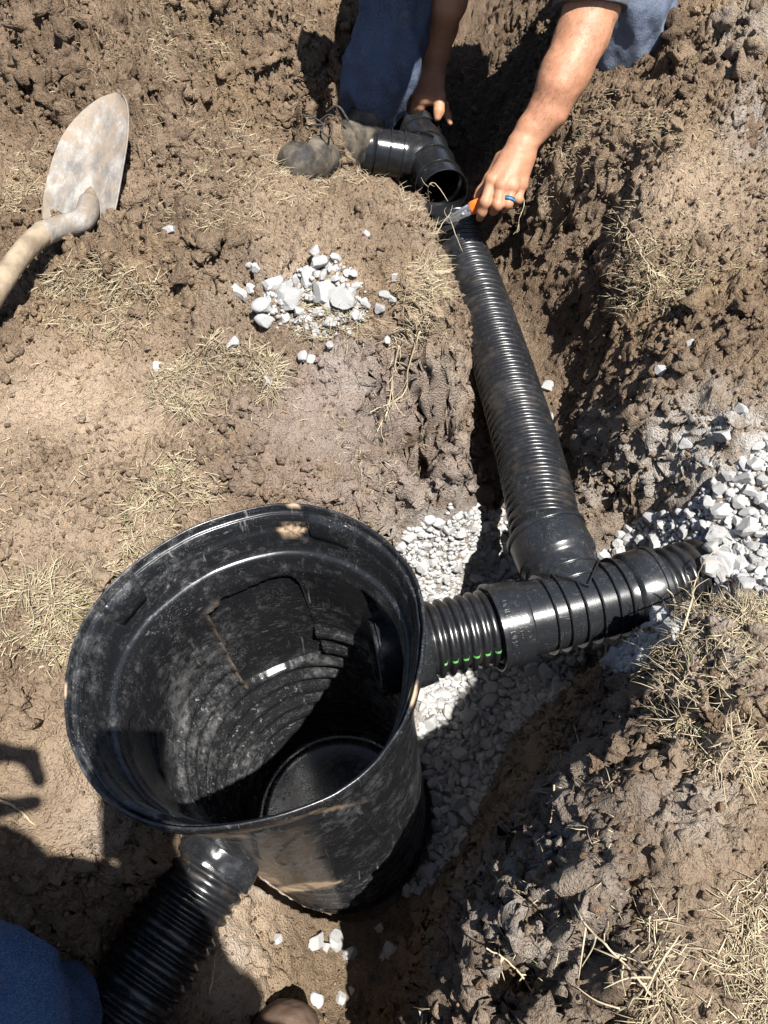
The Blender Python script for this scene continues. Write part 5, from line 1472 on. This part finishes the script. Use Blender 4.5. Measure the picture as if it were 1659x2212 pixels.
def vnormals(V, F):
    n = np.cross(V[F[:, 2]] - V[F[:, 0]], V[F[:, 3]] - V[F[:, 1]])
    N = np.zeros_like(V)
    for i in range(4): np.add.at(N, F[:, i], n)
    return N / (np.linalg.norm(N, axis=1)[:, None] + 1e-12)
def near_pts(V, pts, r):
    o = np.zeros(len(V))
    for p in pts: o = np.maximum(o, np.exp(-(np.linalg.norm(V - np.asarray(p), axis=1) / r) ** 2))
    return o
def folds(V, F, amp, sc, seed, centers=None):
    N = vnormals(V, F)
    a = np.abs(fbm(V * np.array(sc), 1.0, 3, seed))
    d = (0.30 - a) * amp
    if centers is not None:
        for c, r, f, m in centers:
            q = np.linalg.norm(V - np.asarray(c[0]), axis=1); ax = np.asarray(c[1], float); ax /= np.linalg.norm(ax)
            u = (V - np.asarray(c[0])) @ ax
            d = d + m * np.exp(-(q / r) ** 2) * np.sin(u * f + 3.5 * fbm(V, 14, 2, seed + 3))
    return V + N * d[:, None]
Z_ = atZ
def bounds(P, m):
    P = np.array(P); return P.min(0) - m, P.max(0) + m

worker = tag(empty("person", (.25, 1.95, -.05)), "person kneeling at the trench in blue work trousers, cutting the pipe with a knife", "person")
# --- left arm (the one with the knife)
sholL = np.array([.40, 1.73, .35]); sholR = np.array([.02, 1.71, .42])
armL = [Z_(1127, 312, 1.492), Z_(1155, 275, 1.482), Z_(1183, 240, 1.472), Z_(1219, 162, 1.455), Z_(1258, 75, 1.44), Z_(1281, 8, 1.43), sholL]
radL = [.0262, .0285, .0345, .0440, .0465, .0490, .058]
wid = np.array([1, 0.15, 0.1])
lo, hi = bounds(armL[:6] + [Z_(1030, 480, 1.56)], .075)
fd = Field(lo, hi, .0019)
for i in range(6):
    fd.cap(armL[i], armL[i + 1], radL[i], radL[i + 1], .012, flat=(wid, 1.13 if i < 2 else 1.04))
# muscle and elbow
fd.cap(Z_(1205, 185, 1.445), Z_(1240, 120, 1.44), .034, .036, .02)
fd.cap(Z_(1285, 75, 1.455), Z_(1278, 95, 1.455), .022, .020, .02)
fd.cap(Z_(1153, 303, 1.480), Z_(1152, 308, 1.480), .0085, .0085, .012)        # wrist bone
kn = [Z_(1062, 391, 1.497), Z_(1083, 402, 1.490), Z_(1106, 404, 1.493), Z_(1126, 400, 1.503)]
for p, r in zip(kn, (.0128, .0132, .0126, .0115)):
    fd.cap(Z_(1127, 318, 1.492), p, .0185, r, .016)
fd.cap(Z_(1098, 345, 1.50), Z_(1080, 375, 1.507), .018, .015, .016)
fd.cap(Z_(1135, 345, 1.50), Z_(1123, 385, 1.512), .016, .014, .016)
for p in kn: fd.cap(p + [0, -.002, .004], p + [0, -.001, .003], .0098, .0098, .006)
fing = [
    ([kn[0], Z_(1048, 437, 1.497), Z_(1041, 458, 1.512), Z_(1036.5, 470, 1.524)], [.0118, .0104, .0096, .0078]),
    ([kn[1], Z_(1074, 443, 1.492), Z_(1066, 454, 1.515), Z_(1057, 446, 1.540)], [.0116, .0104, .0094, .0082]),
    ([kn[2], Z_(1097, 440, 1.495), Z_(1090, 449, 1.518), Z_(1081, 441, 1.543)], [.0110, .0098, .0090, .0078]),
    ([kn[3], Z_(1119.5, 431, 1.504), Z_(1113, 438, 1.524), Z_(1104, 431, 1.545)], [.0098, .0086, .0080, .0070])]
for P, R in fing:
    for i in range(3): fd.cap(P[i], P[i + 1], R[i], R[i + 1], .0045)
    fd.cap(P[1] + [0, 0, .001], P[1], R[1] * 1.06, R[1] * 1.06, .003)
thP = [Z_(1084, 345, 1.515), Z_(1060, 388, 1.532), Z_(1040, 416, 1.543), Z_(1031, 427, 1.545)]
fd.chain(thP, [.0165, .0130, .0108, .0086], .008)
V1, F1 = fd.mesh(2)
nails = [P[3] * .55 + P[2] * .45 + np.array([0, -.002, .008]) for P, R in fing[:1]]
red1 = np.maximum(near_pts(V1, kn, .012) * .8, near_pts(V1, [P[1] for P, R in fing], .010) * .8)
red1 = np.maximum(red1, near_pts(V1, [Z_(1240, 110, 1.42), Z_(1215, 160, 1.42), Z_(1190, 220, 1.44)], .055) * .3)
nail1 = near_pts(V1, nails, .0065)
N1 = vnormals(V1, F1)
# skin creases over the finger joints
for P, R in fing:
    ax = P[2] - P[0]; ax /= np.linalg.norm(ax)
    u = (V1 - P[1]) @ ax; q = np.linalg.norm(V1 - P[1], axis=1)
    V1 = V1 + N1 * (.0005 * np.exp(-(q / .011) ** 2) * np.sin(u * 1900))[:, None]
tend = np.zeros(len(V1))
for p in kn:
    a, b = Z_(1120, 330, 1.48), p; ab = b - a; t = np.clip(((V1 - a) @ ab) / (ab @ ab), 0, 1)
    tend = np.maximum(tend, np.exp(-(np.linalg.norm(V1 - a - t[:, None] * ab - N1 * .012, axis=1) / .006) ** 2))
V1 = V1 + N1 * (tend * .0012)[:, None] + N1 * (.0006 * fbm(V1, 45, 3, 2.0))[:, None]
# --- right arm (steadying the wye), head and neck
armR = [Z_(933, 158, 1.80), Z_(940, 115, 1.775), Z_(950, 60, 1.735), Z_(966, 0, 1.665), Z_(985, -100, 1.60), sholR]
radR = [.0265, .029, .0365, .0425, .045, .058]
lo, hi = bounds(armR[:5] + [Z_(880, 260, 1.86), Z_(985, 280, 1.86)], .07)
fd = Field(lo, hi, .0023)
for i in range(5): fd.cap(armR[i], armR[i + 1], radR[i], radR[i + 1], .012, flat=(wid, 1.12 if i < 2 else 1.0))
kR = [Z_(929, 214, 1.792), Z_(915, 212, 1.785), Z_(902, 210, 1.788), Z_(892, 207, 1.80)]
for p, r in zip(kR, (.0135, .0135, .013, .012)): fd.cap(armR[0], p, .020, r, .016)
for p, q, r in zip(kR, (None, Z_(908, 230, 1.80), Z_(895, 229, 1.805), Z_(886, 223, 1.815)), (.0115, .0115, .011, .0098)):
    if q is None: continue
    fd.cap(p, q, r, r * .95, .006); fd.cap(q, q + np.array([-.012, .008, -.032]), r * .95, r * .8, .005)
fd.chain([Z_(944, 178, 1.80), Z_(950, 214, 1.79), Z_(948, 240, 1.787), Z_(945, 254, 1.788)], [.0175, .0130, .0112, .0085], .010)
fd.chain([Z_(938, 210, 1.81), Z_(960, 228, 1.825), Z_(967, 250, 1.835), Z_(972, 265, 1.84)], [.0125, .0100, .0088, .0068], .006)
V2, F2 = fd.mesh(2)
headc = np.array([.13, 1.585, .47])
fd = Field(headc - .2, headc + [.2, .35, .2], .005)
hd = np.array([0, -.62, -.78]); hd /= np.linalg.norm(hd)        # looks down at the work
hu = np.array([0, -.78, .62]); hx = np.array([1., 0, 0])
def hp(x, u, f): return headc + hx * x + hu * u + hd * f
fd.cap(hp(0, .03, -.02), hp(0, .01, .01), .082, .078, .03)
fd.cap(hp(0, -.06, .03), hp(0, -.075, .05), .052, .036, .03)
fd.cap(hp(0, .0, .088), hp(0, -.03, .104), .010, .014, .012)
for sx in (-1, 1):
    fd.cap(hp(sx * .078, -.01, -.005), hp(sx * .080, -.045, 0), .014, .010, .006)
    fd.cap(hp(sx * .03, .012, .082), hp(sx * .034, .012, .082), .010, .010, .006)
fd.cap(hp(-.02, -.065, .078), hp(.02, -.065, .078), .007, .007, .006)
fd.cap(hp(0, -.06, -.03), (.20, 1.74, .43), .058, .066, .03)
V3, F3 = fd.mesh(2)
z2, z3 = np.zeros(len(V2)), np.zeros(len(V3))
VV = np.concatenate([V1, V2, V3]); FF = np.concatenate([F1, F2 + len(V1), F3 + len(V1) + len(V2)])
obj("body", VV, FF, M_SKIN, worker, True, {"red": np.concatenate([red1, z2, z3]), "nail": np.concatenate([nail1, z2, z3])})
# fine hairs on the sunlit forearm
Nh = vnormals(V1, F1); hair = MB()
sel_ = np.nonzero((np.linalg.norm(V1 - Z_(1127, 318, 1.49), axis=1) > .045) & (V1[:, 2] > Z_(1127, 330, 1.49)[2]) & ((Nh @ np.array([0, -.5, .8])) > .1))[0]
dirn = armL[0] - armL[4]; dirn /= np.linalg.norm(dirn)
for k_ in RNG.choice(sel_, 1500, replace=False):
    dd = dirn + Nh[k_] * .35 + RNG.normal(size=3) * .25; dd /= np.linalg.norm(dd); L_ = RNG.uniform(.004, .010)
    P_ = V1[k_] + dd * L_ * np.array([0, .5, 1.0])[:, None] - Nh[k_] * np.array([.0003, 0, .0012])[:, None]
    sx_ = np.cross(dd, Nh[k_]); sx_ /= np.linalg.norm(sx_) + 1e-9; w_ = np.array([.00011, .00009, .00002])[:, None]
    hair.add(np.stack([P_ - sx_ * w_, P_ + sx_ * w_, P_ + Nh[k_] * w_], 1).reshape(-1, 3), grid_faces(3, 3, True))
hb = hair.build("arm_hair", M_HAIR, worker); tag(hb, kind="stuff")
fd = Field(headc - .2, headc + .2, .006)
fd.cap(hp(0, .045, -.03), hp(0, .055, .0), .084, .078, .03); fd.cap(hp(0, -.01, -.05), hp(0, -.03, -.05), .07, .06, .03)
V, F = fd.mesh(1); V = V + vnormals(V, F) * (.004 * fbm(V, 60, 3, 1.0))[:, None]; obj("hair", V, F, M_HAIR, worker)
# ring on the ring finger
P = fing[2][0]; ra = P[1] - P[0]; rl_ = np.linalg.norm(ra); ra /= rl_
c0 = P[0] + ra * rl_ * .78
rg = empty("ring", c0); rg.parent = worker; rg.matrix_parent_inverse = worker.matrix_basis.inverted()
V, F = lathe(c0, ra, [(-.0042, .0104), (-.0042, .0118), (-.0036, .0123), (.0036, .0123), (.0042, .0118), (.0042, .0104), (-.0042, .0104)], 36)
obj("band", V, F, M_RINGB, rg)
V, F = lathe(c0, ra, [(-.0018, .0122), (-.0014, .0126), (.0014, .0126), (.0018, .0122)], 36); obj("blue_stripe", V, F, M_RING, rg)
# --- shirt
lo, hi = bounds([(-.05, 1.58, .1), (.55, 2.3, .6)], .09)
fd = Field(lo, hi, .0055)
slv = Z_(1274, 16, 1.435); sdir = slv - sholL; sdir /= np.linalg.norm(sdir)
fd.cap(sholL, slv, .075, .066, .0, cut=(slv, sdir))
sl2 = Z_(984, -95, 1.60); sd2 = sl2 - sholR; sd2 /= np.linalg.norm(sd2)
fd.cap(sholR, sl2, .073, .062, .01, cut=(sl2, sd2))
fd.cap(sholL + [-.03, .01, .01], sholR + [.03, .01, .01], .098, .098, .03)
fd.cap((.23, 1.80, .40), (.22, 2.16, .33), .135, .145, .06, flat=((1, 0, 0), 1.2))
V, F = fd.mesh(2); V = folds(V, F, .010, (9, 9, 9), 4.0)
obj("shirt", V, F, M_SHIRT, worker)
# rolled hem of the near sleeve
V, F = lathe(slv, sdir, [(-.024, .066), (-.022, .0685), (-.002, .0692), (.001, .068), (.001, .060), (-.004, .057)], 60)
V = V + (.0018 * fbm(V, 22, 2, 4.0))[:, None] * np.array([1, 1, 1]); obj("sleeve_hem", V, F, M_SHIRT, worker)
# --- trousers
shin = [Z_(795, 268, 1.76), Z_(806, 205, 1.735), Z_(825, 150, 1.71), Z_(841, 100, 1.69), Z_(857, 0, 1.65), Z_(874, -110, 1.57), np.array([.06, 1.84, .23])]
srad = [.054, .072, .079, .076, .068, .070, .084]
kneeL = Z_(1343, 72, 1.60)
lo, hi = bounds(shin + [np.array([.62, 2.35, .45]), np.array([.1, 1.7, -.1])], .1)
fd = Field(lo, hi, .0062)
cutn = shin[0] - shin[1]; cutn /= np.linalg.norm(cutn)
for i in range(6): fd.cap(shin[i], shin[i + 1], srad[i], srad[i + 1], .02, cut=(shin[0] + cutn * .012, cutn) if i == 0 else None)
fd.cap(shin[6], (.14, 2.16, .31), .088, .125, .05)
fd.cap(kneeL, Z_(1345, -30, 1.545), .082, .098, .03); fd.cap(Z_(1345, -30, 1.545), (.34, 2.12, .30), .098, .13, .05)
fd.cap(kneeL + [0, .01, -.005], (.53, 2.18, .055), .074, .06, .03)
fd.cap((.14, 2.17, .32), (.33, 2.15, .32), .13, .13, .06)
V, F = fd.mesh(2)
V = folds(V, F, .020, (10, 10, 6), 12.0, [((shin[1], shin[1] - shin[4]), .11, 95, .004), ((kneeL + [.06, .05, .02], (1, .3, 1)), .10, 80, .003), ((Z_(830, 120, 1.7), shin[1] - shin[4]), .16, 40, .003)])
obj("trousers", V, F, M_JEANS, worker, True, {"worn_lit": near_pts(V, [kneeL, Z_(1345, 20, 1.57), Z_(1350, -60, 1.52)], .13)})  # knee paler: some wear, plus its sunlight painted into the denim colour
# --- muddy boot
def boot(toe, ankle, name, parent, mats, laces=True, w=.046):
    toe, ankle = np.asarray(toe, float), np.asarray(ankle, float)
    d = toe - ankle; L = np.linalg.norm(d[:2]); fwd = d / np.linalg.norm(d)
    sd = np.cross(fwd, [0, 0, 1]); sd /= np.linalg.norm(sd); up = np.cross(sd, fwd)
    heel = ankle - fwd * .05 - up * .055
    o = empty(name, heel); o.parent = parent; o.matrix_parent_inverse = parent.matrix_basis.inverted()
    lo, hi = bounds([toe, ankle + up * .14, heel], .09)
    fd = Field(lo, hi, .0032)
    fd.cap(heel + up * .012, toe - fwd * .085 - up * .022, .036, .040, .02, flat=(sd, 1.05))
    fd.cap(toe - fwd * .10 - up * .018, toe - fwd * .042 - up * .016, .042, .041, .02, flat=(sd, 1.14))
    fd.cap(ankle - fwd * .01, toe - fwd * .10, .045, .036, .03)
    fd.cap(ankle - fwd * .012, ankle + up * .07 - fwd * .02, .045, .043, .02, cut=(ankle + up * .06, up))
    fd.cap(toe - fwd * .078 + up * .021 - sd * .030, toe - fwd * .078 + up * .021 + sd * .030, .006, .006, .006)
    V, F = fd.mesh(2); N = vnormals(V, F)
    cr_ = (V - (toe - fwd * .095)) @ fwd
    V = V + N * (.0016 * fbm(V, 24, 3, 3.0) - .002 * np.exp(-(cr_ / .012) ** 2) * np.abs(np.sin(cr_ * 420)))[:, None]
    c2_ = (V - (toe - fwd * .066 - sd * 0)) @ fwd + ((V - toe) @ sd) ** 2 * 9
    V = V + N * (.0022 * np.exp(-(c2_ / .0035) ** 2) + .0016 * np.exp(-((c2_ + .006) / .003) ** 2))[:, None]
    V = V + N * (.0012 * fbm(V, 60, 3, 9.0))[:, None]
    obj("upper", V, F, mats[0], o)
    mb = MB(); n = 48; a = np.linspace(0, 2 * math.pi, n, endpoint=False)
    Ls = (L + .05) / 2 + .002; ctr = (heel + toe - fwd * .005) / 2 - up * .012
    px_ = np.sign(np.cos(a)) * np.abs(np.cos(a)) ** .75 * Ls; py_ = np.sin(a) * (.043 + .006 * np.cos(a) - .010 * np.exp(-((np.cos(a) + .15) / .4) ** 2))
    rows = []
    for h, g in ((-.052, .92), (-.052, .99), (-.044, 1.0), (-.036, .97), (-.028, 1.02), (-.018, 1.0), (-.012, .9)):
        rows.append(ctr + fwd * (px_ * g)[:, None] + sd * (py_ * g * 1.06)[:, None] + up * (h + .018))
    V = np.concatenate(rows + [ctr[None] + up * -.034]); Fq = grid_faces(len(rows), n, True)
    j = np.arange(n); mb.add(V, [Fq, np.stack([np.full(n, n * len(rows)), (j + 1) % n, j], -1)]); mb.build("sole", mats[1], o)
    if laces:
        for k in range(4):
            q = toe - fwd * (.100 + .022 * k) + up * (.024 + .014 * k)
            P = spline([q - sd * .030 - up * .010, q + up * .010, q + sd * .030 - up * .010], 14)
            V, F = tube_arrays(P, .0026, 7); obj("lace", V, F, M_LACE, o)
        for sg in (-1, 1):
            q = toe - fwd * .125 + up * .046
            P = spline([q, q + sd * sg * .03 + fwd * .02 + up * .012, q + sd * sg * .046 + fwd * .045 - up * .004, q + sd * sg * .02 + fwd * .04, q], 26)
            V, F = tube_arrays(P, .0022, 7); obj("lace", V, F, M_LACE, o)
    return o
boot(Z_(618, 342, 1.565), Z_(778, 296, 1.745), "boot", worker, (M_BOOT, M_SOLE))
boot(np.array([.56, 2.40, -.0]), np.array([.53, 2.20, .06]), "boot", worker, (M_BOOT, M_SOLE), False)

# --- utility knife
K0, K1, K2 = Z_(1090, 416, 1.528), Z_(1022, 449, 1.540), Z_(977, 472, 1.572)
kd = K2 - K0; kd /= np.linalg.norm(kd); vw = np.array([0, 0, HC]) - K1; vw /= np.linalg.norm(vw)
kw = np.cross(kd, vw); kw /= np.linalg.norm(kw); kn_ = np.cross(kw, kd)
if kw[2] < 0: kw, kn_ = kw, kn_
def slab(o, prof2, th, bev=.0008):
    """closed outline in (along, across) extruded by thickness, edges bevelled"""
    P = np.asarray(prof2, float); n = len(P); c = P.mean(0); rows = []
    for hgt, sc in ((-th, .94), (-th + bev, 1.0), (th - bev, 1.0), (th, .94)):
        q = c + (P - c) * sc; rows.append(o + q[:, :1] * kd + q[:, 1:] * kw + kn_ * hgt)
    V = np.concatenate(rows + [rows[0].mean(0)[None], rows[-1].mean(0)[None]]); j = np.arange(n)
    F4 = grid_faces(4, n, True); T = np.concatenate([np.stack([np.full(n, 4 * n), (j + 1) % n, j], -1), np.stack([np.full(n, 4 * n + 1), 3 * n + j, 3 * n + (j + 1) % n], -1)])
    return V, [F4, T]
knife = tag(empty("utility_knife", K1), "utility knife with grey metal nose and orange grip held at the pipe end", "knife")
Lk = np.linalg.norm(K2 - K1); Lh = np.linalg.norm(K1 - K0)
V, F = slab(K1, [(-Lh, -.010), (-.004, -.012), (.004, -.0115), (.006, .0), (.004, .0125), (-.002, .0135), (-Lh, .010)], .0078); obj("grip", V, F, M_ORANGE, knife)
V, F = slab(K1, [(.002, -.0105), (Lk * .95, -.0085), (Lk * 1.02, -.002), (Lk * .96, .006), (Lk * .5, .010), (.002, .0115)], .0052); obj("nose", V, F, M_STEEL, knife)
V, F = slab(K1 + kn_ * .0057, [(.004, .0055), (Lk * .9, .0025), (Lk * .9, .0045), (.004, .0085)], .0009, .0003); obj("rail", V, F, M_STEEL, knife)
V, F = slab(K1 + kn_ * .0055, [(.020, -.004), (.024, -.005), (.028, -.003), (.025, .001), (.021, .0)], .001, .0003); obj("button", V, F, M_STEEL, knife)
V, F = slab(K1 + kn_ * .0055, [(.003, -.002), (.011, -.003), (.011, .004), (.003, .005)], .0012, .0004); obj("slider", V, F, M_STEEL, knife)
V, F = slab(K1, [(Lk * .9, -.008), (Lk * 1.0, -.007), (Lk * 1.30, .0045), (Lk * .9, .0065)], .0005, .0002); obj("blade", V, F, M_STEEL, knife)

# --- the photographer, crouching behind the phone
DN = np.array([0, -S, -C]); FW = np.array([0, C, -S]); RT = np.array([1., 0, 0]); CAM = np.array([0, 0, HC])
pho = tag(empty("person", (-.1, -.35, -.36)), "person crouching at the lower left in blue jeans, only knee and tan boot in view", "person")
knA = Z_(-70, 2215, .63)
hipL, hipR = np.array([-.20, -.48, .20]), np.array([-.03, -.50, .20])
knB = np.array([.0, -.20, .08])
lo, hi = bounds([knA, hipL, hipR, Z_(160, 2240, .88), knB, (-.1, -.5, -.3), (-.45, -.1, 0)], .13)
fd = Field(lo, hi, .0075)
fd.cap(hipL, knA, .10, .070, .04)
fd.cap(knA, Z_(80, 2215, .80), .064, .050, .03); fd.cap(Z_(80, 2215, .80), Z_(150, 2340, .90), .052, .056, .03)
fd.cap(hipR, knB, .10, .068, .04); fd.cap(knB, (-.07, -.14, -.34), .062, .05, .03)
fd.cap(hipL, hipR, .13, .13, .05)
V, F = fd.mesh(2); V = folds(V, F, .016, (9, 9, 7), 22.0, [((Z_(90, 2130, .74), (1, -.3, -1)), .10, 95, .006), ((knA, (.4, 1, .3)), .10, 70, .003)])
obj("jeans", V, F, M_JEANS2, pho)
fd = Field((-.5, -.75, .05), (.25, -.05, .9), .009)
fd.cap((-.12, -.46, .26), (-.15, -.215, .56), .125, .145, .05, flat=((1, 0, 0), 1.15)); fd.cap((-.29, -.27, .62), (.03, -.28, .62), .075, .075, .05)
fd.cap((-.29, -.27, .62), (-.40, -.30, .54), .065, .055, .02); fd.cap((.03, -.28, .62), (.075, -.28, .53), .062, .052, .02)
V, F = fd.mesh(2); V = folds(V, F, .012, (8, 8, 8), 5.0); obj("shirt", V, F, M_SHIRT, pho)
phc = CAM - FW * .016 + DN * .058 - RT * .026
ph_hand = CAM - FW * .022 + DN * .12 - RT * .012
hdc = np.array([-.125, -.235, .865])
lo, hi = bounds([(-.46, -.35, .45), (.12, .0, .98), phc], .06)
fd = Field(lo, hi, .0042)
fd.cap(hdc + [0, 0, .02], hdc + [0, .01, -.005], .088, .084, .03); fd.cap(hdc + [0, .03, -.06], hdc + [0, .045, -.085], .05, .036, .03); fd.cap(hdc + [0, .09, -.01], hdc + [0, .105, -.035], .011, .014, .012)
for sx in (-1, 1): fd.cap(hdc + [sx * .085, 0, -.02], hdc + [sx * .087, 0, -.05], .014, .010, .006)
fd.cap(hdc + [0, -.02, -.06], (-.12, -.34, .66), .056, .066, .03)
elb = np.array([.06, -.27, .50])
fd.cap((.075, -.30, .53), elb, .044, .042, .02); fd.cap(elb, ph_hand, .041, .030, .02)
pc = ph_hand - DN * .045
for sx in (-1, 1):
    for k in range(4 if sx < 0 else 1):
        b = ph_hand + RT * sx * .030 - DN * (.012 + .019 * k); e = b - FW * .002 - DN * .006 + FW * .016 * 0
        fd.cap(ph_hand - FW * .010 - DN * .01 * k, b - FW * .004, .014, .010, .008); fd.cap(b - FW * .004, b + FW * .010 - RT * sx * .004, .0095, .008, .004)
fd.cap(ph_hand - FW * .012 - DN * .05, ph_hand - FW * .012, .022, .026, .015)
def lp(x, y, f=.034): return CAM - FW * f + RT * (x + .042) + DN * (y - .004)
fd.cap((-.40, -.34, .54), (-.43, -.26, .62), .044, .042, .02); fd.cap((-.43, -.26, .62), lp(-.315, .075, .05), .040, .028, .02)
fd.cap(lp(-.315, .075, .05), lp(-.255, .045, .04), .030, .026, .02)
fd.chain([lp(-.255, .03), lp(-.205, .006), lp(-.170, .012), lp(-.160, .038)], [.015, .0105, .0095, .008], .006)
fd.chain([lp(-.255, .062), lp(-.205, .066), lp(-.165, .060)], [.015, .011, .009], .006)
fd.chain([lp(-.262, .02, .05), lp(-.235, -.004, .06), lp(-.225, .012, .075)], [.013, .011, .009], .006)
V, F = fd.mesh(2); z = np.zeros(len(V)); obj("body", V, F, M_SKIN, pho, True, {"red": z, "nail": z})
fd = Field(hdc - .17, hdc + .17, .007); fd.cap(hdc + [0, -.02, .035], hdc + [0, .005, .035], .09, .088, .03); V, F = fd.mesh(1); obj("hair", V, F, M_HAIR, pho)
bt = at(612, 2174, -.45)
boot(bt + [0, .012, .0], bt + np.array([.02, -.20, .02]), "boot", pho, (M_TAN, M_SOLE), False)
boot(np.array([-.32, -.12, -.20]), np.array([-.30, -.30, -.12]), "boot", pho, (M_TAN, M_SOLE), False)
phone = tag(empty("smartphone", phc), "black smartphone held up above the basin, taking the picture", "smartphone")
def rbox(c, ax, hs, bev):
    bm = bmesh.new(); bmesh.ops.create_cube(bm, size=1.0)
    bmesh.ops.scale(bm, vec=[2 * h for h in hs], verts=bm.verts); bmesh.ops.bevel(bm, geom=list(bm.edges), offset=bev, segments=3, affect='EDGES')
    V = np.array([v.co[:] for v in bm.verts]); f4 = [[v.index for v in f.verts] for f in bm.faces]; bm.free()
    T = [(f[0], f[k], f[k + 1]) for f in f4 for k in range(1, len(f) - 1)]
    return np.asarray(c) + V @ np.array(ax), np.array(T)
V, F = rbox(phc, (RT, -DN, -FW), (.036, .074, .0042), .003); obj("casing", V, F, M_PHONE, phone, False)
V, F = rbox(phc - FW * .0046, (RT, -DN, -FW), (.033, .070, .0005), .0003); obj("screen", V, F, M_PHONE, phone, False)
